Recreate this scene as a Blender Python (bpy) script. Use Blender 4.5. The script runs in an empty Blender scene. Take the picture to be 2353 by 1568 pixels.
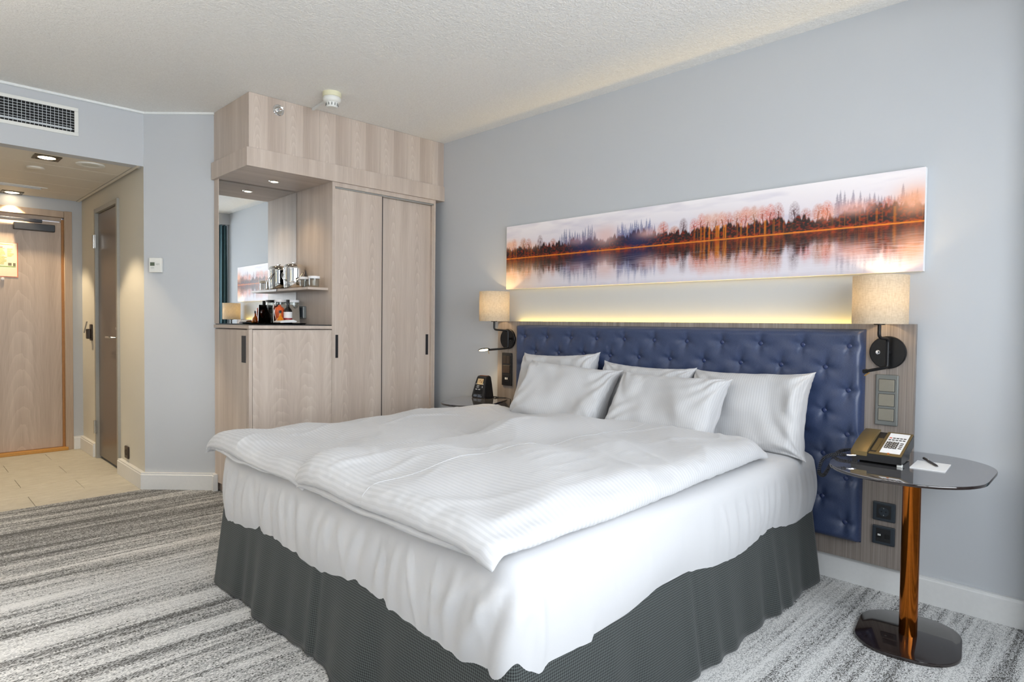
import bpy, bmesh, math, random
import numpy as np
from mathutils import Vector, Matrix, Euler

# ------------------------------------------------------------------ camera, world, lights, exposure
SC = bpy.context.scene
COL = SC.collection
SC.view_settings.view_transform = 'Standard'
SC.view_settings.look = 'None'
SC.view_settings.gamma = 1.0
SC.view_settings.use_curve_mapping = False
SC.view_settings.exposure = 0.5
R = math.radians
PI = math.pi
SC.cycles.caustics_reflective = False; SC.cycles.caustics_refractive = False
SC.cycles.max_bounces = 6; SC.cycles.diffuse_bounces = 4; SC.cycles.glossy_bounces = 3; SC.cycles.transmission_bounces = 4; SC.cycles.transparent_max_bounces = 6

def make_camera():
    yaw, pit, rol, f = R(45.0233), R(1.5772), R(0.6322), 1443.734
    fw = Vector((-math.sin(yaw) * math.cos(pit), math.cos(yaw) * math.cos(pit), -math.sin(pit)))
    r = fw.cross(Vector((0, 0, 1))).normalized()
    u = r.cross(fw)
    r2 = math.cos(rol) * r + math.sin(rol) * u
    u2 = -math.sin(rol) * r + math.cos(rol) * u
    cd = bpy.data.cameras.new('camera')
    cd.sensor_fit = 'HORIZONTAL'; cd.sensor_width = 36.0
    cd.lens = 36.0 * f / 2353.0
    cd.clip_start = 0.02
    co = bpy.data.objects.new('camera', cd)
    COL.objects.link(co)
    m = Matrix((r2, u2, -fw)).transposed().to_4x4()
    m.translation = (3.92615, -3.14065, 1.17)
    co.matrix_world = m
    SC.camera = co
make_camera()

W = bpy.data.worlds.new('sky'); SC.world = W; W.use_nodes = True
W.node_tree.nodes['Background'].inputs[0].default_value = (0.78, 0.86, 1.0, 1)
W.node_tree.nodes['Background'].inputs[1].default_value = 1.0

def area_light(name, loc, rot, sx, sy, power, color, spread=PI):
    l = bpy.data.lights.new(name, 'AREA'); l.shape = 'RECTANGLE'; l.size = sx; l.size_y = sy
    l.energy = power; l.color = color; l.spread = spread
    o = bpy.data.objects.new(name, l); COL.objects.link(o); o.location = loc; o.rotation_euler = rot
    return o
# daylight entering through the window wall (the sky seen from inside the room)
area_light('window_daylight', (4.87, -2.33, 1.48), (0, R(90), 0), 1.86, 3.24, 96.0, (0.93, 0.965, 1.0), R(165))

def spot(name, loc, power, color, size=R(95), blend=0.7, rad=0.03, aim=(0, 0, -1)):
    l = bpy.data.lights.new(name, 'SPOT'); l.energy = power; l.color = color
    l.spot_size = size; l.spot_blend = blend; l.shadow_soft_size = rad
    o = bpy.data.objects.new(name, l); COL.objects.link(o); o.location = loc
    o.rotation_euler = Vector(aim).to_track_quat('-Z', 'Y').to_euler()
    return o
def point(name, loc, power, color, rad=0.03):
    l = bpy.data.lights.new(name, 'POINT'); l.energy = power; l.color = color; l.shadow_soft_size = rad
    o = bpy.data.objects.new(name, l); COL.objects.link(o); o.location = loc
    return o
WARM = (1.0, 0.72, 0.40)

# ------------------------------------------------------------------ mesh helpers
class MB:
    def __init__(self): self.bm = bmesh.new()
    def _merge(self, b):
        me = bpy.data.meshes.new('tmp'); b.to_mesh(me); b.free()
        self.bm.from_mesh(me); bpy.data.meshes.remove(me)
    def box(self, x0, x1, y0, y1, z0, z1, bev=0.0, seg=2, rot=None):
        b = bmesh.new()
        bmesh.ops.create_cube(b, size=1.0)
        for v in b.verts:
            v.co = Vector(((x0 + x1) / 2 + v.co.x * (x1 - x0), (y0 + y1) / 2 + v.co.y * (y1 - y0), (z0 + z1) / 2 + v.co.z * (z1 - z0)))
        if bev > 0:
            bmesh.ops.bevel(b, geom=b.edges[:], offset=bev, segments=seg, profile=0.5, affect='EDGES')
        if rot is not None:
            c = Vector(((x0 + x1) / 2, (y0 + y1) / 2, (z0 + z1) / 2))
            bmesh.ops.rotate(b, verts=b.verts, cent=c, matrix=Euler(rot).to_matrix())
        self._merge(b); return self
    def tube(self, pts, r, n=10, caps=True, closed=False):
        pts = [Vector(p) for p in pts]; N = len(pts)
        rs = r if isinstance(r, (list, tuple)) else [r] * N
        b = self.bm; rings = []
        t0 = (pts[1] - pts[0]).normalized()
        nrm = t0.orthogonal().normalized()
        for i, p in enumerate(pts):
            if closed: t = pts[(i + 1) % N] - pts[i - 1]
            else: t = pts[min(i + 1, N - 1)] - pts[max(i - 1, 0)]
            t.normalize()
            nrm = (nrm - t * nrm.dot(t)).normalized()
            bi = t.cross(nrm)
            rings.append([b.verts.new(p + rs[i] * (math.cos(2 * PI * k / n) * nrm + math.sin(2 * PI * k / n) * bi)) for k in range(n)])
        for i in range(N if closed else N - 1):
            A, B = rings[i], rings[(i + 1) % N]
            for k in range(n): b.faces.new((A[k], A[(k + 1) % n], B[(k + 1) % n], B[k]))
        if caps and not closed:
            b.faces.new(rings[0][::-1]); b.faces.new(rings[-1])
        return self
    def lathe(self, prof, c=(0, 0, 0), n=32, M=None, close=False):
        # prof: list of (r, z); revolve round z through c; M optional matrix applied about c
        b = self.bm; c = Vector(c); rings = []
        def P(x, y, z):
            v = Vector((x, y, z))
            if M is not None: v = M @ v
            return c + v
        for r, z in prof:
            if r < 1e-6: rings.append([b.verts.new(P(0, 0, z))])
            else: rings.append([b.verts.new(P(r * math.cos(2 * PI * k / n), r * math.sin(2 * PI * k / n), z)) for k in range(n)])
        pairs = list(zip(rings, rings[1:]))
        if close: pairs.append((rings[-1], rings[0]))
        for A, B in pairs:
            for k in range(n):
                k2 = (k + 1) % n
                if len(A) == 1 and len(B) == 1: continue
                if len(A) == 1: b.faces.new((A[0], B[k2], B[k]))
                elif len(B) == 1: b.faces.new((A[k], A[k2], B[0]))
                else: b.faces.new((A[k], A[k2], B[k2], B[k]))
        return self
    def prism(self, pts, ax, a0, a1, bev=0.0):
        # pts: 2d outline; ax: extrusion axis; remaining axes in cyclic-less order (x,y / x,z / y,z)
        b = bmesh.new()
        def mk(p, a):
            if ax == 'z': return (p[0], p[1], a)
            if ax == 'y': return (p[0], a, p[1])
            return (a, p[0], p[1])
        lo = [b.verts.new(mk(p, a0)) for p in pts]; hi = [b.verts.new(mk(p, a1)) for p in pts]
        fl = b.faces.new(lo); fh = b.faces.new(hi)
        n = len(pts)
        for k in range(n): b.faces.new((lo[k], lo[(k + 1) % n], hi[(k + 1) % n], hi[k]))
        bmesh.ops.recalc_face_normals(b, faces=b.faces)
        if bev > 0:
            es = list(set(list(fl.edges) + list(fh.edges)))
            bmesh.ops.bevel(b, geom=es, offset=bev, segments=2, profile=0.5, affect='EDGES')
        self._merge(b); return self

def rrect(cx, cy, w, h, r, rot=0.0, n=8):
    out = []
    c, s = math.cos(rot), math.sin(rot)
    for sx, sy, a0 in ((1, 1, 0), (-1, 1, 90), (-1, -1, 180), (1, -1, 270)):
        for k in range(n + 1):
            a = R(a0 + 90 * k / n)
            x = sx * (w / 2 - r) + r * math.cos(a); y = sy * (h / 2 - r) + r * math.sin(a)
            out.append((cx + x * c - y * s, cy + x * s + y * c))
    return out

ORG = {}
def world_org(p):
    v = Vector((0, 0, 0))
    while p is not None:
        v += p.location; p = p.parent
    return v
def put(name, mb, mat, parent=None, smooth=0, kind=None, label=None, origin=True):
    """link ONE mesh object built in world coordinates (local ones under a rotated thing)"""
    bm = mb.bm if isinstance(mb, MB) else mb
    bmesh.ops.recalc_face_normals(bm, faces=bm.faces)
    me = bpy.data.meshes.new(name)
    po = world_org(parent)
    if bm.verts:
        co = np.array([v.co[:] for v in bm.verts])
        lo, hi = co.min(0), co.max(0)
        o = Vector(((lo[0] + hi[0]) / 2, (lo[1] + hi[1]) / 2, lo[2])) if origin else Vector((0, 0, 0))
    else: o = Vector((0, 0, 0))
    bmesh.ops.translate(bm, verts=bm.verts, vec=-o)
    bm.to_mesh(me); bm.free()
    return link_mesh(name, me, mat, parent, o - po, smooth, kind, label)
def link_mesh(name, me, mat, parent, loc, smooth=0, kind=None, label=None):
    if mat is not None: me.materials.append(mat)
    if smooth:
        for p in me.polygons: p.use_smooth = True
        if smooth < 180:
            try: me.set_sharp_from_angle(angle=R(smooth))
            except Exception: pass
    ob = bpy.data.objects.new(name, me); COL.objects.link(ob)
    ob.parent = parent; ob.location = loc
    if kind: ob['kind'] = kind
    if label: ob['label'] = label
    return ob
def thing(name, label, cat, loc=(0, 0, 0), rotz=0.0, group=None):
    o = bpy.data.objects.new(name, None); COL.objects.link(o)
    o.empty_display_size = 0.05
    o.location = loc; o.rotation_euler = (0, 0, rotz)
    o['label'] = label; o['category'] = cat
    if group: o['group'] = group
    return o
def local(name, mb, mat, parent, smooth=0, label=None):
    """part built in its thing's own coordinates (the thing may be rotated)"""
    bm = mb.bm
    bmesh.ops.recalc_face_normals(bm, faces=bm.faces)
    me = bpy.data.meshes.new(name); bm.to_mesh(me); bm.free()
    return link_mesh(name, me, mat, parent, (0, 0, 0), smooth, None, label)
def tag(o, label, cat, group=None):
    o['label'] = label; o['category'] = cat
    if group: o['group'] = group
    return o
def struct(name, mb, mat, smooth=0, label=None):
    return put(name, mb, mat, None, smooth, 'structure', label)

# ------------------------------------------------------------------ material helpers
class NT:
    def __init__(self, name):
        self.m = bpy.data.materials.new(name); self.m.use_nodes = True
        self.t = self.m.node_tree; self.n = self.t.nodes
        self.b = self.n['Principled BSDF']
    def L(self, a, b): self.t.links.new(a, b)
    def add(self, typ, **kw):
        n = self.n.new(typ)
        for k, v in kw.items(): setattr(n, k, v)
        return n
    def val(self, sock, v):
        if hasattr(v, 'is_linked') or hasattr(v, 'links'): self.L(v, sock)
        else: sock.default_value = v
    def M(self, op, a, b=0.0, c=0.0, clamp=False):
        n = self.add('ShaderNodeMath', operation=op); n.use_clamp = clamp
        for i, v in enumerate((a, b, c)): self.val(n.inputs[i], v)
        return n.outputs[0]
    def xyz(self, which='Object'):
        if which == 'Position':
            g = self.add('ShaderNodeNewGeometry'); v = g.outputs['Position']
        else:
            g = self.add('ShaderNodeTexCoord'); v = g.outputs[which]
        s = self.add('ShaderNodeSeparateXYZ'); self.L(v, s.inputs[0])
        return s.outputs[0], s.outputs[1], s.outputs[2], v
    def comb(self, x, y, z):
        c = self.add('ShaderNodeCombineXYZ')
        for i, v in enumerate((x, y, z)): self.val(c.inputs[i], v)
        return c.outputs[0]
    def noise(self, vec, scale=5.0, detail=2.0, rough=0.5, dist=0.0):
        n = self.add('ShaderNodeTexNoise'); self.L(vec, n.inputs['Vector'])
        n.inputs['Scale'].default_value = scale; n.inputs['Detail'].default_value = detail
        n.inputs['Roughness'].default_value = rough; n.inputs['Distortion'].default_value = dist
        return n.outputs[0]
    def ramp(self, fac, stops, interp='LINEAR'):
        r = self.add('ShaderNodeValToRGB'); self.val(r.inputs[0], fac)
        cr = r.color_ramp; cr.interpolation = interp
        while len(cr.elements) < len(stops): cr.elements.new(0.5)
        for e, (p, c) in zip(cr.elements, stops):
            e.position = p; e.color = (*c, 1.0) if len(c) == 3 else c
        return r.outputs[0]
    def mix(self, fac, a, b, mode='MIX'):
        n = self.add('ShaderNodeMix', data_type='RGBA', blend_type=mode)
        self.val(n.inputs[0], fac)
        for s, v in ((n.inputs[6], a), (n.inputs[7], b)):
            if isinstance(v, tuple): s.default_value = (*v, 1.0) if len(v) == 3 else v
            else: self.L(v, s)
        return n.outputs[2]
    def bump(self, h, strength=0.2, dist=0.01):
        n = self.add('ShaderNodeBump'); n.inputs['Strength'].default_value = strength
        n.inputs['Distance'].default_value = dist
        self.L(h, n.inputs['Height']); self.L(n.outputs[0], self.b.inputs['Normal'])
    def set(self, **kw):
        names = {'color': 'Base Color', 'rough': 'Roughness', 'metal': 'Metallic', 'ior': 'IOR', 'trans': 'Transmission Weight',
                 'sheen': 'Sheen Weight', 'coat': 'Coat Weight', 'coatr': 'Coat Roughness', 'emit': 'Emission Color', 'estr': 'Emission Strength',
                 'spec': 'Specular IOR Level', 'alpha': 'Alpha', 'sss': 'Subsurface Weight'}
        for k, v in kw.items():
            s = self.b.inputs[names[k]]
            if isinstance(v, tuple): s.default_value = (*v, 1.0) if len(v) == 3 else v
            else: self.val(s, v)
        return self
def srgb(r, g, b):
    f = lambda c: (c / 255) / 12.92 if c / 255 <= 0.04045 else ((c / 255 + 0.055) / 1.055) ** 2.4
    return (f(r), f(g), f(b))
def plain(name, col, rough=0.5, metal=0.0, nscale=60.0, var=0.06, bump=0.0, **kw):
    """a painted / moulded surface with a trace of procedural mottling"""
    m = NT(name); x, y, z, v = m.xyz('Object')
    n = m.noise(v, nscale, 3.0)
    a = tuple(max(0.0, c * (1 - var)) for c in col); b = tuple(min(1.0, c * (1 + var)) for c in col)
    m.set(color=m.ramp(n, [(0.3, a), (0.7, b)]), rough=rough, metal=metal, **kw)
    if bump: m.bump(n, bump, 0.002)
    return m.m
def emissive(name, col, strength):
    m = NT(name); m.set(color=(0.0, 0.0, 0.0), emit=col, estr=strength, rough=0.4)
    return m.m
def wood(name, dark, mid, light, across='y', period=0.2, k=40.0, freq=22.0, fine=1.0, rough=0.42, cath=1.0, off=0.0, half=0.0):
    m = NT(name); x, y, z, v = m.xyz('Object')
    a = {'x': x, 'y': y}[across]
    nv = m.comb(m.M('MULTIPLY', a, 4.0), 0.0, m.M('MULTIPLY', z, 2.0))
    nz = m.noise(nv, 1.6, 3.0, 0.6)
    a2 = m.M('ADD', m.M('ADD', a, off), m.M('MULTIPLY', m.M('SUBTRACT', nz, 0.5), 0.05))
    fr = m.M('SUBTRACT', m.M('FRACT', m.M('DIVIDE', a2, period)), 0.5)
    c = m.M('MULTIPLY', fr, period)
    val = m.M('ADD', m.M('ADD', z, m.M('MULTIPLY', m.M('MULTIPLY', c, c), k)), m.M('MULTIPLY', nz, 0.25))
    ring = m.M('FRACT', m.M('MULTIPLY', val, freq))
    ring = m.M('POWER', ring, 2.5)
    fade = m.M('SUBTRACT', 1.0, m.M('MULTIPLY', m.M('ABSOLUTE', fr), 2.1), clamp=True)
    ring = m.M('MULTIPLY', m.M('MULTIPLY', ring, fade), 0.9 * cath)
    gv = m.comb(m.M('MULTIPLY', a, 220.0), 0.0, m.M('MULTIPLY', z, 5.0))
    g = m.noise(gv, 1.0, 3.0, 0.6)
    bv = m.comb(m.M('MULTIPLY', a, 14.0), 0.0, m.M('MULTIPLY', z, 0.7))
    br = m.noise(bv, 1.0, 2.0)
    t = m.M('ADD', m.M('MULTIPLY', m.M('SUBTRACT', g, 0.5), 0.55 * fine), m.M('ADD', m.M('MULTIPLY', br, 0.75), m.M('MULTIPLY', ring, 0.24)))
    if half:
        hh_ = m.M('MULTIPLY', m.M('GREATER_THAN', a, half), 0.20)
        t = m.M('SUBTRACT', m.M('ADD', t, 0.06), hh_)
    col = m.ramp(t, [(0.1, dark), (0.42, mid), (0.85, light)])
    m.set(color=col, rough=rough)
    m.bump(g, 0.08, 0.002)
    return m.m

# ------------------------------------------------------------------ materials
WALLC = srgb(194, 197, 200)
def wall_mat(name, col):
    m = NT(name); x, y, z, v = m.xyz('Position')
    n = m.noise(v, 420.0, 2.0); n2 = m.noise(v, 3.0, 2.0)
    a = tuple(c * 0.985 for c in col)
    m.set(color=m.mix(n2, a, col), rough=0.75)
    m.bump(n, 0.05, 0.001)
    return m.m
M_wall = wall_mat('wall_paint', WALLC)
M_wallhall = wall_mat('hall_paint', srgb(214, 210, 198))
M_white = plain('white_gloss_paint', srgb(226, 226, 224), 0.4, var=0.015)
M_cove = plain('ceiling_bead', srgb(236, 238, 236), 0.6, var=0.01)
def ceiling_mat():
    m = NT('rough_sprayed_ceiling'); x, y, z, v = m.xyz('Position')
    n = m.noise(v, 110.0, 3.0, 0.6); n2 = m.noise(v, 38.0, 2.0)
    h = m.M('ADD', m.M('MULTIPLY', n, 0.7), m.M('MULTIPLY', n2, 0.5))
    m.set(color=m.ramp(n, [(0.3, srgb(236, 234, 229)), (0.7, srgb(246, 245, 241))]), rough=0.9)
    m.bump(h, 0.7, 0.010)
    return m.m
M_ceil = ceiling_mat()
M_panel_ceiling = plain('metal_ceiling_panel', srgb(222, 216, 204), 0.5, var=0.01)

def carpet_mat():
    m = NT('striped_carpet'); x, y, z, v = m.xyz('Position')
    px = m.M('SNAP', x, 0.0027); py = m.M('SNAP', y, 0.0052)
    wn = m.add('ShaderNodeTexWhiteNoise'); wn.noise_dimensions = '2D'
    m.L(m.comb(m.M('MULTIPLY', px, 913.7), m.M('MULTIPLY', py, 517.3), 0.0), wn.inputs['Vector'])
    w = wn.outputs['Value']
    # stripes run along y: fine in x, long in y
    s1 = m.noise(m.comb(m.M('MULTIPLY', px, 7.5), m.M('MULTIPLY', y, 0.40), 0.0), 1.0, 4.0, 0.65)
    s2 = m.noise(m.comb(m.M('MULTIPLY', px, 46.0), m.M('MULTIPLY', y, 1.0), 7.0), 1.0, 2.0, 0.6)
    mac = m.noise(m.comb(m.M('MULTIPLY', x, 1.1), m.M('MULTIPLY', y, 0.2), 3.3), 1.0, 0.0)
    # the broad dark band lies at the hall side
    band = m.M('ADD', m.M('MULTIPLY', m.M('MULTIPLY', m.M('ADD', x, -0.15), 2.4, clamp=True), 0.27), -0.20)
    t = m.M('ADD', m.M('MULTIPLY', m.M('SUBTRACT', s1, 0.5), 1.9), m.M('MULTIPLY', m.M('SUBTRACT', s2, 0.5), 0.95))
    t = m.M('ADD', t, m.M('ADD', m.M('MULTIPLY', m.M('SUBTRACT', w, 0.5), 0.58), m.M('ADD', band, m.M('MULTIPLY', m.M('SUBTRACT', mac, 0.5), 0.35))))
    t = m.M('ADD', t, 0.5)
    col = m.ramp(t, [(0.0, srgb(70, 68, 64)), (0.24, srgb(86, 84, 80)), (0.36, srgb(170, 170, 168)), (0.57, srgb(190, 189, 187)), (0.70, srgb(222, 221, 218))], 'CONSTANT')
    m.set(color=col, rough=0.95, sheen=0.15)
    f = m.noise(v, 700.0, 2.0)
    m.bump(m.M('ADD', f, w), 0.35, 0.003)
    return m.m
M_carpet = carpet_mat()
def tile_mat():
    m = NT('beige_stone_tile'); x, y, z, v = m.xyz('Position')
    n = m.noise(m.comb(m.M('MULTIPLY', x, 30.0), m.M('MULTIPLY', y, 9.0), 0.0), 1.0, 4.0, 0.65)
    n2 = m.noise(v, 160.0, 2.0)
    t = m.M('ADD', m.M('MULTIPLY', n, 0.75), m.M('MULTIPLY', n2, 0.25))
    m.set(color=m.ramp(t, [(0.3, srgb(176, 170, 156)), (0.55, srgb(193, 188, 174)), (0.75, srgb(208, 203, 191))]), rough=0.55)
    return m.m
M_tile = tile_mat()
M_grout = plain('tile_grout', srgb(172, 165, 148), 0.8)

WD, WM, WL = srgb(176, 160, 147), srgb(200, 185, 172), srgb(222, 210, 198)
M_wood = wood('grey_beech_veneer', WD, WM, WL, 'y', period=0.215, k=130.0, freq=10.0)
M_wood_strip = wood('grey_beech_strip', WD, WM, WL, 'y', period=0.2365, k=120.0, freq=15.0, fine=0.8, off=0.185, half=0.0001)
M_wood_plain = wood('grey_beech_straight', WD, WM, WL, 'y', cath=0.15)
M_wood_x = wood('grey_beech_side', WD, WM, WL, 'x', cath=0.15)
M_door_wood = wood('pale_door_veneer', srgb(168, 148, 130), srgb(192, 172, 154), srgb(214, 196, 178), 'y', period=0.36, k=26.0, freq=6.0)
M_frame_wood = wood('door_frame_veneer', srgb(164, 142, 120), srgb(186, 164, 142), srgb(204, 184, 162), 'y', cath=0.2)
def panel_mat():
    m = NT('zebra_grain_panel'); x, y, z, v = m.xyz('Position')
    n = m.noise(m.comb(m.M('MULTIPLY', x, 190.0), 0.0, m.M('MULTIPLY', z, 1.3)), 1.0, 3.0, 0.65)
    n2 = m.noise(m.comb(m.M('MULTIPLY', x, 28.0), 0.0, m.M('MULTIPLY', z, 0.5)), 1.0, 2.0)
    t = m.M('ADD', m.M('MULTIPLY', n, 0.7), m.M('MULTIPLY', n2, 0.35))
    m.set(color=m.ramp(t, [(0.3, srgb(106, 97, 90)), (0.5, srgb(137, 127, 119)), (0.72, srgb(166, 156, 147))]), rough=0.45)
    m.bump(n, 0.05, 0.001)
    return m.m
M_panel = panel_mat()
def blue_mat():
    m = NT('blue_upholstery'); x, y, z, v = m.xyz('Position')
    wv = m.M('MULTIPLY', m.M('SINE', m.M('MULTIPLY', x, 2400.0)), m.M('SINE', m.M('MULTIPLY', z, 2400.0)))
    n = m.noise(m.comb(m.M('MULTIPLY', x, 160.0), 0.0, m.M('MULTIPLY', z, 700.0)), 1.0, 2.0)
    m.set(color=m.ramp(n, [(0.3, srgb(44, 55, 86)), (0.7, srgb(62, 76, 108))]), rough=0.36, spec=0.55)
    m.bump(m.M('ADD', wv, n), 0.06, 0.0008)
    return m.m
M_blue = blue_mat()
M_blue_button = plain('blue_button_cover', srgb(40, 54, 94), 0.33, var=0.08)
M_black = plain('black_satin_metal', srgb(22, 22, 24), 0.32, 0.4, var=0.1)
M_blackplastic = plain('black_plastic', srgb(24, 24, 26), 0.35, var=0.1)
M_handle = plain('dark_handle', srgb(40, 40, 44), 0.35, 0.3)
M_chrome = plain('chrome', (0.82, 0.82, 0.82), 0.06, 1.0, var=0.01)
M_steel = plain('brushed_steel', (0.62, 0.61, 0.58), 0.22, 1.0, var=0.03)
M_copper = plain('copper_lacquer', srgb(176, 98, 34), 0.10, 1.0, var=0.05)
M_tabletop = plain('smoked_glass_top', srgb(164, 162, 164), 0.03, 0.85, var=0.02)
M_tablebase = plain('dark_brown_gloss', srgb(34, 24, 22), 0.06, 0.0, var=0.05, ior=1.8)
M_mirror = plain('mirror_silvering', (0.86, 0.88, 0.88), 0.003, 1.0, var=0.0)
M_switch_grey = plain('bronze_grey_switch', srgb(138, 134, 122), 0.4, 0.4, var=0.03)
M_switch_plate = plain('grey_switch_frame', srgb(116, 119, 116), 0.35, 0.3, var=0.03)
M_switch_dark = plain('anthracite_switch', srgb(38, 40, 44), 0.35, 0.1)
M_switch_brown = plain('brown_black_switch', srgb(58, 46, 36), 0.4, 0.1)
M_socket = plain('slate_socket', srgb(44, 52, 60), 0.35, 0.1)
M_whiteplastic = plain('white_plastic', srgb(228, 228, 222), 0.4, var=0.015)
M_paper = plain('white_paper', srgb(240, 240, 240), 0.8, var=0.01)
M_greydoor = plain('taupe_lacquer_door', srgb(104, 92, 80), 0.28, var=0.02)
M_greyframe = plain('grey_metal_frame', srgb(160, 158, 150), 0.4, 0.2, var=0.02)
M_grille = plain('grille_aluminium', srgb(200, 204, 206), 0.4, 0.3, var=0.02)
M_dark = plain('dark_void', srgb(10, 10, 11), 0.8)
M_lcd = plain('lcd_grey_green', srgb(96, 106, 88), 0.3)

def cloth_white(name, stripe, amount=0.09, col=srgb(197, 197, 198), period=0.016):
    m = NT(name)
    if stripe:
        u, vv, w_, vec = m.xyz('UV')
        a = vv if stripe == 'v' else u
        s = m.M('SINE', m.M('MULTIPLY', a, 2 * PI / period))
        s = m.M('MULTIPLY', m.M('ADD', m.M('MULTIPLY', s, 3.0, clamp=False), 0.5), 1.0, clamp=True)
        d = tuple(c * (1 - amount) for c in col)
        c = m.mix(s, d, col)
        rg = m.M('MULTIPLY_ADD', s, -0.22, 0.78)
        m.set(color=c, rough=rg, sheen=0.2)
        x, y, z, v = m.xyz('Object')
        n = m.noise(v, 26.0, 3.0, 0.5)
        h = m.M('ADD', m.M('MULTIPLY', s, 0.06), m.M('MULTIPLY', n, 1.0))
        m.bump(h, 0.10, 0.008)
    else:
        x, y, z, v = m.xyz('Object')
        n = m.noise(v, 14.0, 3.0, 0.5); n2 = m.noise(v, 900.0, 1.0)
        m.set(color=m.ramp(n2, [(0.3, tuple(c * 0.97 for c in col)), (0.7, col)]), rough=0.75, sheen=0.2)
        m.bump(n, 0.10, 0.008)
    return m.m
M_duvet = cloth_white('satin_stripe_duvet', 'v', 0.10)
M_pillow = cloth_white('satin_stripe_pillow', 'u', 0.08, period=0.011)
M_sheet = cloth_white('plain_sheet', None)
def houndstooth():
    m = NT('houndstooth_skirt'); u, v, w, vec = m.xyz('UV')
    th = 0.00095
    i = m.M('FLOOR', m.M('DIVIDE', u, th)); j = m.M('FLOOR', m.M('DIVIDE', v, th))
    wi = m.M('LESS_THAN', m.M('FLOORED_MODULO', i, 8.0), 4.0)
    wj = m.M('LESS_THAN', m.M('FLOORED_MODULO', j, 8.0), 4.0)
    tw = m.M('LESS_THAN', m.M('FLOORED_MODULO', m.M('ADD', i, j), 4.0), 2.0)
    s = m.M('ADD', m.M('MULTIPLY', tw, wi), m.M('MULTIPLY', m.M('SUBTRACT', 1.0, tw), wj))
    m.set(color=m.mix(s, srgb(74, 80, 78), srgb(16, 17, 18)), rough=0.9, sheen=0.1)
    m.bump(m.M('SINE', m.M('MULTIPLY', m.M('ADD', u, v), 2000.0)), 0.1, 0.001)
    return m.m
M_hound = houndstooth()
def shade_mat():
    m = NT('linen_lampshade'); x, y, z, v = m.xyz('Object')
    n = m.noise(m.comb(m.M('MULTIPLY', x, 60.0), m.M('MULTIPLY', y, 60.0), m.M('MULTIPLY', z, 260.0)), 1.0, 3.0, 0.6)
    n2 = m.noise(m.comb(m.M('MULTIPLY', x, 420.0), m.M('MULTIPLY', y, 420.0), m.M('MULTIPLY', z, 40.0)), 1.0, 2.0)
    t = m.M('MULTIPLY', m.M('ADD', n, n2), 0.5)
    col = m.ramp(t, [(0.35, srgb(196, 186, 166)), (0.65, srgb(222, 214, 198))])
    m.set(color=col, rough=0.9)
    tr = m.add('ShaderNodeBsdfTranslucent'); m.L(col, tr.inputs[0])
    mx = m.add('ShaderNodeMixShader'); mx.inputs[0].default_value = 0.42
    out = m.n['Material Output']
    m.L(m.b.outputs[0], mx.inputs[1]); m.L(tr.outputs[0], mx.inputs[2]); m.L(mx.outputs[0], out.inputs[0])
    return m.m
M_shade = shade_mat()
def clear_glass(name, tint=(0.95, 0.97, 0.96), fac=0.14):
    m = NT(name)
    tr = m.add('ShaderNodeBsdfTransparent'); tr.inputs[0].default_value = (*tint, 1)
    gl = m.add('ShaderNodeBsdfGlossy'); gl.inputs['Roughness'].default_value = 0.02
    lw = m.add('ShaderNodeLayerWeight'); lw.inputs[0].default_value = 0.35
    mx = m.add('ShaderNodeMixShader')
    m.L(m.M('ADD', m.M('MULTIPLY', lw.outputs['Facing'], 0.55), fac * 0.3, clamp=True), mx.inputs[0])
    m.L(tr.outputs[0], mx.inputs[1]); m.L(gl.outputs[0], mx.inputs[2])
    m.L(mx.outputs[0], m.n['Material Output'].inputs[0])
    return m.m
M_glass = clear_glass('clear_glass')
M_windowglass = clear_glass('window_glass', (0.98, 0.99, 1.0), 0.05)
def paint_attr(name, attr, rough=0.35):
    m = NT(name); a = m.add('ShaderNodeAttribute'); a.attribute_name = attr
    m.set(color=a.outputs['Color'], rough=rough)
    return m.m

# ------------------------------------------------------------------ room shell
ZC = 2.585
def wbox(name, *b, mat=None, **k):
    return struct(name, MB().box(*b), mat or M_wall, **k)
struct('floor', MB().prism([(-0.905, 0.1), (4.8, 0.1), (4.8, -4.7), (-1.03, -4.7), (-1.03, -3.1), (-0.905, -3.1)], 'z', -0.06, 0.0), M_carpet, label='grey streaked carpet floor')
struct('ceiling', MB().box(-0.95, 4.8, -4.7, 0.1, ZC, ZC + 0.1), M_ceil, label='rough sprayed white ceiling')
wbox('wall_back', -0.7, 4.8, 0.0, 0.1, -0.06, ZC)
wbox('wall_front', -0.95, 4.8, -4.7, -4.6, -0.06, ZC)
wbox('wall_wardrobe_back', -0.72, -0.62, -1.53, 0.0, 0.0, ZC)
# 45 degree corner pier beside the wardrobe, continuing as the hall's side wall
M_corner = M_wall
mb = MB(); mb.prism([(-0.923, -1.875), (-0.575, -1.527), (-0.575, -1.40), (-0.70, -1.40), (-1.0, -1.70), (-0.938, -1.868)], 'z', 0.0, ZC)
struct('wall_corner', mb, M_wall)
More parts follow.
